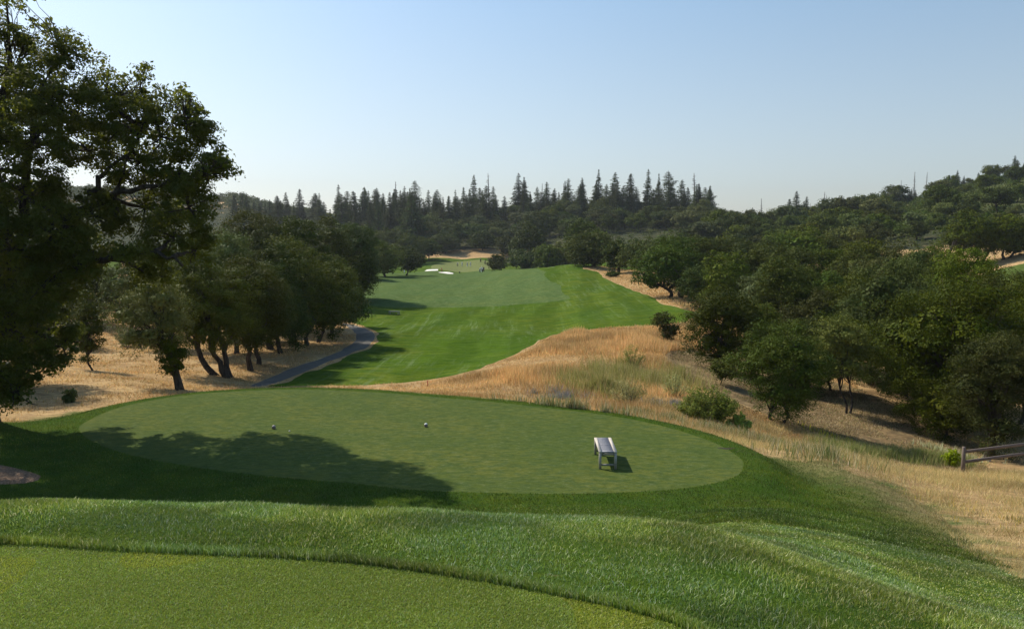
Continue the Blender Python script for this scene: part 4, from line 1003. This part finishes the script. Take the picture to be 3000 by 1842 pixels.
weeds('pale_flower_heads', [(2230+i*22, 1075+i*8, .7, .5, .4) for i in range(5)]+[(2340,1110,.8,.5,.5)], 'pale cream seed heads among weeds by the fence', [(.62,.60,.38), (.5,.52,.28), (.30,.33,.12)], .55, .05, 106, n=450, cat='wildflowers')
weeds('lavender_scrub', [(1330,945,1.2,.8,1), (1280,945,.8,.6,.7), (1620,975,1.0,.8,.9), (1360,955,1.2,.6,1)], 'greyish lavender scrub at the foot of the mound', [(.30,.27,.30), (.24,.24,.22), (.20,.22,.14)], .40, .03, 108, n=1500, cat='scrub')
weeds('collar_edge_weeds', [(1250+i*40, 965+i*5.2+max(0, i-9)*4, 1.2, .9, .55) for i in range(20)], 'mixed green and straw weeds fringing the collar', [(.18,.21,.06), (.26,.26,.10), (.44,.33,.16), (.13,.17,.04), (.55,.48,.30)], .55, .024, 110, n=1600)
weeds('small_yellow_daisies', [(2350,1230,1.0,1.2,1), (2420,1250,1.2,1.2,1), (2300,1220,.8,.8,.6)], 'tiny yellow flowers scattered in the dry grass at right', [(.62,.45,.06), (.30,.25,.10), (.25,.22,.10)], .16, .02, 112, n=700, cat='wildflowers')
# leafy stemmed bushes in the dry grass
def bush(label, cx, base, w, hpx, mat, seed, name='leafy_bush', leaf=.085, n=70, d=None, dens=1.0):
    g = np.random.default_rng(seed); 
    X, Y = hit(cx*S, base*S, 27) if d is None else (xat(cx*S, d), d)
    Z = zat(X, Y); rx = w*S/2/F*Y; H = hpx*S/F*Y; G = Geo(); C = []; CR = []
    for k in range(n):
        a = g.random()*6.28; r = math.sqrt(g.random()); e = np.array([math.cos(a)*r*rx, math.sin(a)*r*rx*.8, H*(1-.55*r*r)*g.uniform(.7, 1.08)])
        b = np.array([e[0]*.25, e[1]*.25, -.1]); t = np.linspace(0, 1, 5)[:, None]; p = b+(e-b)*t+np.array([e[0], e[1], 0])*(-.25*t*(1-t))
        G.tube(p, .012*(1-t[:, 0]*.7), 3, False)
        for q in (.35, .55, .72, .86, 1.0): C.append(b+(e-b)*q+g.normal(size=3)*.03); CR.append(.13*rx**.5)
    V, Q = leaf_cloud(np.array(C), np.array(CR), int(26*dens), leaf, g, flat=1.0, aspect=.4, up_bias=.6)
    cm = np_mesh(name, V, Q, 4); cm.materials.append(ML[mat]); sm = G.mesh(name+'_stems'); sm.materials.append(BK)
    o = empty(name, (X, Y, Z), 0, label, 'bush'); link('foliage', cm, None, o); link('stems', sm, None, o); return o
bush('bright green leafy bush just beyond the collar of the lower tee', 1712, 1012, 150, 88, 'bush', 200, d=31.5, n=110)
bush('smaller green bush trailing right of the bright leafy bush', 1790, 1015, 60, 42, 'bush', 201, d=31.0, n=45)
bush('feathery weedy bush in the middle of the golden grass', 1523, 905, 70, 60, 'weed', 202, d=46, n=40, leaf=.07, dens=.7)
bush('feathery weedy bush low in the golden grass near the collar', 1515, 985, 105, 68, 'weed', 203, d=34.5, n=50, leaf=.06, dens=.7)
bush('small green plant beside the left fence post', 2320, 1075, 45, 45, 'bush', 204, d=33.2, n=30)
bush('little grey shrub on the dry slope at far left', 150, 975, 40, 34, 'grey', 205, d=29.5, n=20)
bush('tuft of tall green reeds in the shade of the right trees', 2110, 910, 60, 60, 'oakg', 206, d=54, n=40)
bush('pale brush standing on the dry slope left of the pale oak', 300, 845, 75, 50, 'grey', 207, d=62, n=40)

bush('tall pale weed clump on the golden slope right of the leafy weeds', 1630, 962, 70, 55, 'weed', 210, d=38, n=30, leaf=.06, dens=.6)
# ---------------------------------------------------------------- things
MW = {}
def mat_wood(name, c1, c2, c3):
    n = NT(name); p = n.N('ShaderNodeTexCoord').outputs['Object']
    f = n.noise(n.mapping(p, (9, 30, 30)), 2.0, 4, .6); f2 = n.noise(n.mapping(p, (30, 9, 30)), 2.0, 4, .6)
    c = n.mix(n.ramp(f, .35, .65), c1, c2); c = n.mix(n.ramp(n.noise(p, 5, 3), .55, .75), c, c3)
    return n.done(n.bsdf(c, .8, n.bump(f2, .25, .004), .2))
MW['rail'] = mat_wood('weathered_teak_pale', (.46,.41,.34), (.54,.48,.41), (.36,.31,.26))
MW['slat'] = mat_wood('weathered_teak_grey', (.20,.20,.225), (.28,.275,.295), (.15,.145,.16))
MW['leg'] = mat_wood('weathered_teak_leg', (.30,.27,.23), (.40,.36,.31), (.22,.20,.17))
MW['fence'] = mat_wood('fence_timber', (.13,.10,.085), (.19,.15,.125), (.09,.075,.06))
def bench(loc, rz, L, W, H, label, far=False):
    o = empty('park_bench', loc, rz, label, 'bench')
    e = .0
    for s in (-1, 1):      # long side rails of the seat
        G = Geo(); G.box((s*(W/2-.04), 0, H-.018), (.08, L, .036), bev=.004); G.obj('seat_rail', MW['rail'], o)
    G = Geo(); ns = 22; ww = (L-.16)/ns
    for k in range(ns): G.box((0, -L/2+.08+ww*(k+.5), H-.020-.006*math.sin(math.pi*(k+.5)/ns*0)), (W-.162, ww*.72, .022), bev=.002)
    for s in (-1, 0, 1): G.box((0, s*(L/2-.04), H-.019+.0), (W-.162, .074 if s else ww*1.0, .034 if s else .03))
    G.obj('seat_slats', MW['slat'], o)
    for sx in (-1, 1):
        for sy in (-1, 1):
            G = Geo(); G.box((sx*(W/2-.034), sy*(L/2-.034), (H-.037)/2), (.062, .062, H-.037), bev=.004); G.obj('leg', MW['leg'], o)
    for sy in (-1, 1):
        G = Geo(); G.box((0, sy*(L/2-.034), H-.037-.035), (W-.132, .026, .066)); G.obj('apron', MW['leg'], o)
        G = Geo(); G.box((0, sy*(L/2-.034), .105), (W-.132, .03, .045)); G.obj('stretcher', MW['leg'], o)
    for sx in (-1, 1):
        G = Geo(); G.box((sx*(W/2-.034), 0, H-.037-.035), (.026, L-.132, .066)); G.obj('apron', MW['leg'], o)
    return o
# near bench: seat corners read off the photograph, standing on the lower tee
def on_plane(px, py, z): a, b = ray(px, py); d = (z-EYE)/b; return np.array([float(a*d), float(d)])
H_ = .46
n0, n1 = on_plane(1755, 1322, LT_Z+H_), on_plane(1808, 1322, LT_Z+H_); f0, f1 = on_plane(1740.5, 1281, LT_Z+H_), on_plane(1790.5, 1281, LT_Z+H_)
W_ = float(np.linalg.norm(n1-n0)); ax_ = (f0+f1)/2-(n0+n1)/2; L_ = float(np.linalg.norm(ax_)); cc_ = (n0+n1+f0+f1)/4
bench((cc_[0], cc_[1], LT_Z), -math.atan2(ax_[0], ax_[1]), L_, W_, H_, 'weathered backless teak bench on the lower tee')
x_, y_ = hit(1155, 921, 60); bench((x_, y_, zat(x_, y_)), R(68), 1.45, .45, .46, 'small far bench with pale top standing beside the fairway')
# tee markers: rounded river stones with a pale painted top
def stone(name, px, py, sz, label, cat, mat, seed, group=None, capm=None):
    g = np.random.default_rng(seed); x, y = on_plane(px, py, LT_Z) if group or name == 'golf_ball' else hit(px, py, 12)
    import bmesh
    def mk(r, z0, z1):
        bm = bmesh.new(); bmesh.ops.create_icosphere(bm, subdivisions=3, radius=r)
        for v in bm.verts:
            q = 1+.05*math.sin(v.co.x*40+seed)+.05*math.cos(v.co.y*33+seed)
            v.co = Vector((v.co.x*q, v.co.y*.85*q, v.co.z*1.12*q))
        if z0 is not None: bmesh.ops.delete(bm, geom=[v for v in bm.verts if v.co.z < z0], context='VERTS')
        me = bpy.data.meshes.new(name); bm.to_mesh(me); bm.free(); me.polygons.foreach_set('use_smooth', np.ones(len(me.polygons), bool)); return me
    z = glook(gz, np.array([x]), np.array([y]))[0]
    o = empty(name, (x, y, float(z)+sz*.85), .3, label, cat, group)
    link('stone', mk(sz, None, None), mat, o)
    if capm: link('painted_cap', mk(sz*1.02, sz*.45, None), capm, o)
    return o
MST = mat_plain('marker_stone', (.22,.17,.16), .6, .4, 40); MWH = mat_plain('white_paint', (.80,.78,.74), .5, .1); MGY = mat_plain('dull_paint', (.45,.38,.36), .5, .2)
stone('tee_marker', 802, 1256, .060, 'brownish stone tee marker beside the tree shadow tip', 'tee marker', MST, 1, 'tee markers on the lower tee', MGY)
stone('tee_marker', 1248, 1250, .062, 'white-topped stone tee marker in the sunlit middle of the tee', 'tee marker', MST, 2, 'tee markers on the lower tee', MWH)
def ball(px, py, r, label):
    import bmesh
    x, y = on_plane(px, py, LT_Z); bm = bmesh.new(); bmesh.ops.create_icosphere(bm, subdivisions=3, radius=r); me = bpy.data.meshes.new('golf_ball'); bm.to_mesh(me); bm.free()
    o = link('golf_ball', me, MWH); o.location = (x, y, LT_Z+r); tag(o, label, 'golf ball')
ball(848, 1264, .0215, 'white golf ball lying right of the brownish tee marker')
# divot
G = Geo(); x_, y_ = on_plane(2130, 1313, LT_Z); a = np.arange(18)*math.pi/9; rr = .17*(1+.25*np.sin(a*3))
V = np.vstack([[[0, 0, .004]], np.stack([np.cos(a)*rr*1.4, np.sin(a)*rr*.6, np.full(18, .004)], -1)])
G.add(V, None, [[0, 1+i, 1+(i+1) % 18] for i in range(18)]); o = G.obj('divot', mat_plain('dark_soil', (.035,.035,.015), 1, .4, 30)); o.location = (x_, y_, LT_Z); tag(o, 'dark divot scar near the right rim of the lower tee', 'divot')
# stone by the fence, red stake
stone('rock', 2897, 1352, .10, 'pale stone lying under the rail fence', 'rock', mat_plain('pale_rock', (.45,.42,.38), .8, .3, 20), 5)
x_, y_ = hit(1253, 1133, 31.5); G = Geo(); G.box((0, 0, .16), (.05, .05, .42), taper=.9); st = empty('hazard_stake', (x_, y_, zat(x_, y_)), .2, 'short red stake at the edge of the fairway beyond the lower tee', 'stake')
G.obj('post', mat_plain('red_paint', (.42,.06,.035), .5, .2), st); G = Geo(); G.box((0, 0, .385), (.052, .052, .03)); G.obj('cap', mat_plain('faded_red_paint', (.50,.14,.09), .5), st)
# fence
fe = empty('rail_fence', (0, 0, 0), 0, 'weathered two-rail timber fence at the right edge', 'fence')
fp = [P(2820, 1379, 31.5), P(3040, 1350, 33.4), P(3265, 1325, 35.6)]
fe.location = fp[0]; b0 = np.array(fp[0])
fpz = [np.array([p[0], p[1], max(p[2], 0*p[2]+zat(p[0], p[1])) if i else p[2]]) - b0 for i, p in enumerate(fp)]
for p in fpz:
    G = Geo(); G.tube([p+[0, 0, -.4], p+[.01, 0, .5], p+[0, 0, 1.04], p+[0, 0, 1.06]], [.085, .078, .072, .05], 9); G.obj('post', MW['fence'], fe)
for i in range(2):
    for z in (.86, .42):
        G = Geo(); G.beam(fpz[i]+[.03, -.05, z+(.03 if i else 0)], fpz[i+1]+[.03, -.05, z+.03], .05, .125); G.obj('rail', MW['fence'], fe)
# ---- people: one skinned body each, with clothes over it
MSK = mat_plain('skin', (.45,.28,.20), .6, .1); 
def cloth(c): 
    k = 'cloth_%d_%d_%d' % tuple(int(q*99) for q in c)
    return bpy.data.materials.get(k) or (lambda m: m)(mat_plain(k, c, .85, .12, 8, .1))
def skin_obj(name, verts, edges, radii, mat, parent, root=0, sub=1):
    me = bpy.data.meshes.new(name); me.from_pydata([Vector(v) for v in verts], edges, []); o = bpy.data.objects.new(name, me); COL.objects.link(o)
    m = o.modifiers.new('skin', 'SKIN'); sv_ = me.skin_vertices[0].data
    for i, r in enumerate(radii): sv_[i].radius = (r, r) if not isinstance(r, tuple) else r; sv_[i].use_root = (i == root)
    m.use_smooth_shade = True
    s = o.modifiers.new('sub', 'SUBSURF'); s.levels = sub; s.render_levels = sub
    dg = bpy.context.evaluated_depsgraph_get(); me2 = bpy.data.meshes.new_from_object(o.evaluated_get(dg)); o.modifiers.clear(); o.data = me2; bpy.data.meshes.remove(me)
    if mat: me2.materials.clear(); me2.materials.append(mat)
    me2.name = name; o.parent = parent; return o
def person(x, y, rz, label, shirt, trousers, cap=None, pose='stand', s=1.0, group=None, hair=(.05,.035,.02)):
    z = zat(x, y); o = empty('person', (x, y, z), rz, label, 'person', group); o.scale = (s, s, s)
    b = .18 if pose == 'putt' else .0        # forward bend
    hip = Vector((0, 0, .93)); ch = Vector((0, b*1.0, 1.33-b*.25)); nk = Vector((0, b*1.5, 1.50-b*.35)); hd = nk+Vector((0, .02+b*.35, .14-b*.15))
    V = [hip, hip+Vector((0, b*.4, .2)), ch, nk, hd, hd+Vector((0, .01, .10))]; E = [(0,1),(1,2),(2,3),(3,4),(4,5)]; Rd = [(.15,.11),(.13,.10),(.17,.11),(.055,.055),(.085,.10),(.06,.07)]
    def chain(start, pts_, rad):
        p = start
        for q, r in zip(pts_, rad): V.append(Vector(q)); Rd.append(r); E.append((p, len(V)-1)); p = len(V)-1
        return p
    arms = {'stand': lambda k: [(k*.20, b, 1.40), (k*.25, .0, 1.14), (k*.24, .08, .90)], 'putt': lambda k: [(k*.19, .27, 1.31), (k*.15, .40, 1.06), (k*.03, .50, .86)],
            'walk': lambda k: [(k*.20, 0, 1.40), (k*.25, -k*.10, 1.14), (k*.24, -k*.02+.14, .93)], 'hips': lambda k: [(k*.20, 0, 1.40), (k*.36, -.03, 1.17), (k*.20, .08, 1.02)]}[pose]
    legs = {'stand': lambda k: [(k*.10, 0, .88), (k*.12, .02, .50), (k*.13, -.02, .09), (k*.15, .12, .035)], 'putt': lambda k: [(k*.11, 0, .88), (k*.15, .05, .48), (k*.16, 0, .09), (k*.17, .14, .035)],
            'walk': lambda k: [(k*.09, 0, .88), (k*.10, k*.14+.03, .50), (k*.10, k*.24-.06, .10), (k*.10, k*.24+.08, .04)], 'hips': lambda k: [(k*.10, 0, .88), (k*.12, .02, .50), (k*.14, 0, .09), (k*.15, .13, .035)]}[pose]
    for k in (-1, 1):
        e = chain(2, arms(k), [.055, .042, .030]); w = V[e]
        for f_ in range(4): chain(e, [w+Vector(((f_-1.5)*.018, .012, -.075)), w+Vector(((f_-1.5)*.022, .03, -.14-.008*(1.5-abs(f_-1.5))))], [.011, .008])
        chain(e, [w+Vector((-k*.03, .035, -.04)), w+Vector((-k*.035, .055, -.085))], [.012, .009])
        chain(0, legs(k), [.085, .058, .042, .04])
    body = skin_obj('body', V, E, Rd, MSK, o)
    vs = [hip+Vector((0, 0, .02)), ch, nk-Vector((0, 0, .03))]; es = [(0,1),(1,2)]; rs = [(.175,.135),(.195,.135),(.075,.075)]
    for k in (-1, 1):
        a = arms(k); n_ = len(vs); vs += [Vector(a[0]), Vector(a[0]).lerp(Vector(a[1]), .8)]; rs += [.072, .066]; es += [(1, n_), (n_, n_+1)]
    skin_obj('shirt', vs, es, rs, cloth(shirt), o, 1)
    vs = [hip+Vector((0, 0, .04))]; es = []; rs = [(.165,.13)]
    for k in (-1, 1):
        l = legs(k); n_ = len(vs); vs += [Vector(l[0]), Vector(l[1]), Vector(l[2])+Vector((0, 0, .04))]; rs += [.105, .080, .065]; es += [(0, n_), (n_, n_+1), (n_+1, n_+2)]
    skin_obj('trousers', vs, es, rs, cloth(trousers), o, 0)
    G = Geo(); hv = np.array(hd)+[0, 0, .035]; t = np.linspace(0, math.pi/2, 6)
    G.tube([hv+[0, -.01, .125*math.sin(q)-.0] for q in t], [.108*math.cos(q)+.004 for q in t], 12)
    if cap: G.beam(hv+[0, .05, .02], hv+[0, .19, .0], .13, .015); G.obj('cap', cloth(cap), o, True)
    else: G.obj('hair', cloth(hair), o, True)
    if pose == 'putt':
        G = Geo(); h0 = np.array([0, .50, .80]); G.tube([h0, [0, .78, .04]], [.010, .007], 6); G.beam([-.06, .78, .03], [.06, .78, .03], .03, .03); c_ = G.obj('putter', mat_plain('steel', (.5,.5,.5), .3, .1, 10, .5, .8)); 
        c_.location = (x, y, z); c_.rotation_euler = (0, 0, rz); tag(c_, 'slim putter held by the bent golfer on the green', 'putter')
    return o
WH = (.72,.74,.76); LB = (.30,.48,.62); NV = (.03,.04,.06); BL = (.02,.02,.02); KH = (.45,.42,.36)
def pp(px, d): return xat(px, d), d
for (px, d, rz, lab, sh, tr, cp_, po) in [
   (1340, 272, R(200), 'golfer in white shirt and dark trousers bending over the putt, leftmost on the green', WH, NV, WH, 'putt'),
   (1353.5, 274, R(120), 'golfer in light blue shirt on the green beside the one putting', LB, (.35,.42,.5), LB, 'hips'),
   (1369, 268, R(30), 'golfer in pale grey clothes standing at the middle of the green', (.50,.56,.60), (.55,.58,.60), (.55,.6,.65), 'stand'),
   (1378, 267, R(-20), 'golfer in pale clothes and light blue cap right of the middle golfer', (.62,.66,.70), (.6,.62,.64), LB, 'walk'),
   (1408, 283, R(180), 'person in black at the back right of the green', BL, BL, BL, 'stand'),
   (1421, 272, R(150), 'tall person in dark green and black at the right of the green', (.03,.05,.035), BL, None, 'stand'),
   (1345, 205, 0, '', WH, WH, WH, 'x')]:
    if po == 'x': continue
    x_, y_ = pp(px, d); person(x_, y_, rz, lab, sh, tr, cp_, po, 1.0, 'people on the green')
x_, y_ = pp(1410, 208); person(x_, y_, R(10), 'golfer in white seen from behind on the crest with a bag', WH, WH, WH, 'walk', 1.0)
x_, y_ = pp(1416.5, 208.6); person(x_, y_, R(-15), 'person in black beside the white-clad golfer on the crest', BL, BL, None, 'walk', 1.0)
def bag(px, d, body, top, label, s=1.0):
    x, y = pp(px, d); z = zat(x, y); o = empty('golf_bag', (x, y, z), random.random()*3, label, 'golf bag')
    G = Geo(); G.tube([[0, 0, .12], [0, .06, .5], [0, .13, 1.0]], [.13, .14, .15], 10); G.obj('bag_body', cloth(body), o, True)
    G = Geo()
    for k in range(5): a = k*1.25; G.tube([[.07*math.cos(a), .13+.07*math.sin(a), 1.0], [.10*math.cos(a), .17+.10*math.sin(a), 1.20+.03*k]], [.028, .040], 6)
    G.obj('club_covers', cloth(top), o, True)
    for k in (-1, 1):
        G = Geo(); a = np.arange(13)*math.pi/6; G.tube(np.stack([np.full(13, k*.27), .12*np.cos(a)-.1, .13+.12*np.sin(a)], -1), .018, 5, False); w_ = G.obj('wheel', cloth(BL), o, True)
    G = Geo(); G.tube([[-.27, -.1, .13], [.27, -.1, .13]], .012, 5); G.tube([[0, -.1, .13], [0, .05, .7], [0, -.25, 1.05]], .014, 5); G.obj('trolley_frame', cloth((.2,.2,.2)), o)
bag(1406, 207.5, (.10,.13,.12), WH, 'dark golf bag with white club covers left of the white-clad golfer')
bag(1413.6, 207.4, (.02,.02,.02), WH, 'black golf bag with white club covers between the two people on the crest')
bag(1183.5, 203, WH, (.15,.17,.2), 'pale golf bag on the left shoulder of the crest')
bag(1294, 232, (.35,.09,.05), (.30,.08,.05), 'red-brown golf bag standing between the two bunkers')
# small dark litter bin at the crest
x_, y_ = pp(1346, 212); o = empty('litter_bin', (x_, y_, zat(x_, y_)), 0, 'small dark green bin on the crest before the green', 'bin')
G = Geo(); G.tube([[0, 0, 0], [0, 0, .68]], [.20, .22], 12); G.obj('bin_body', cloth((.03,.06,.035)), o, True)
G = Geo(); G.tube([[0, 0, .70], [0, 0, .78], [0, 0, .80]], [.235, .20, .05], 12); G.obj('lid', cloth((.05,.05,.04)), o, True)
HAZE=.00011; SKY_S=.115; SUN_S=5.0; EXPO=0.20; SUN_AZ=R(-53); SUN_EL=R(45)
# ---------------------------------------------------------------- air, light, camera
g = Geo(); g.box((0, 0, 25.0), (1900, 1900, 130))
n = NT('hazy_air'); v = n.N('ShaderNodeVolumePrincipled')
v.inputs['Color'].default_value = (.86, .92, 1.0, 1); v.inputs['Density'].default_value = HAZE; v.inputs['Anisotropy'].default_value = .3
n.L(v.outputs[0], n.out.inputs['Volume'])
tag(g.obj('haze', n.m), kind='stuff')
w = bpy.data.worlds.new('World'); SC.world = w; w.use_nodes = True
t = w.node_tree; bg = t.nodes['Background']; sky = t.nodes.new('ShaderNodeTexSky')
sky.sky_type = 'NISHITA'; sky.sun_disc = False; sky.sun_elevation = SUN_EL; sky.sun_rotation = SUN_AZ
sky.altitude = 100; sky.air_density = 1.0; sky.dust_density = 1.0; sky.ozone_density = 1.6
tc = t.nodes.new('ShaderNodeTexCoord'); sx = t.nodes.new('ShaderNodeSeparateXYZ'); t.links.new(tc.outputs['Generated'], sx.inputs[0])
mr = t.nodes.new('ShaderNodeMapRange'); t.links.new(sx.outputs[2], mr.inputs[0]); mr.inputs[1].default_value = 0.02; mr.inputs[2].default_value = .42; mr.inputs[3].default_value = .55; mr.inputs[4].default_value = 1.12
mv = t.nodes.new('ShaderNodeMapRange'); t.links.new(sx.outputs[2], mv.inputs[0]); mv.inputs[1].default_value = 0.02; mv.inputs[2].default_value = .42; mv.inputs[3].default_value = .84; mv.inputs[4].default_value = 1.30
hs = t.nodes.new('ShaderNodeHueSaturation'); t.links.new(mr.outputs[0], hs.inputs['Saturation']); t.links.new(mv.outputs[0], hs.inputs['Value']); t.links.new(sky.outputs[0], hs.inputs['Color'])
hs.inputs['Hue'].default_value = .489
t.links.new(hs.outputs[0], bg.inputs[0]); bg.inputs[1].default_value = SKY_S
sl = bpy.data.lights.new('sun', 'SUN'); sl.energy = SUN_S; sl.angle = R(.5); sl.color = (1, .93, .80)
so = bpy.data.objects.new('sun', sl); COL.objects.link(so)
sv = Vector((math.sin(SUN_AZ)*math.cos(SUN_EL), math.cos(SUN_AZ)*math.cos(SUN_EL), math.sin(SUN_EL)))
so.rotation_euler = sv.to_track_quat('Z', 'Y').to_euler(); so.location = (0, 0, 60)
cd = bpy.data.cameras.new('camera'); co = bpy.data.objects.new('camera', cd); COL.objects.link(co)
cd.sensor_width = 36; cd.lens = 36*F/3000; cd.clip_end = 5000; cd.clip_start = .05
co.location = (0, 0, EYE); co.rotation_euler = (math.pi/2-PITCH, 0, 0)
SC.camera = co
SC.view_settings.view_transform = 'Standard'; SC.view_settings.look = 'None'; SC.view_settings.exposure = EXPO; SC.view_settings.gamma = 1
c = SC.cycles; c.max_bounces = 6; c.diffuse_bounces = 3; c.transmission_bounces = 4; c.glossy_bounces = 2; c.volume_bounces = 0; c.transparent_max_bounces = 8
c.use_denoising = True
try: c.denoiser = 'OPENIMAGEDENOISE'
except Exception: pass
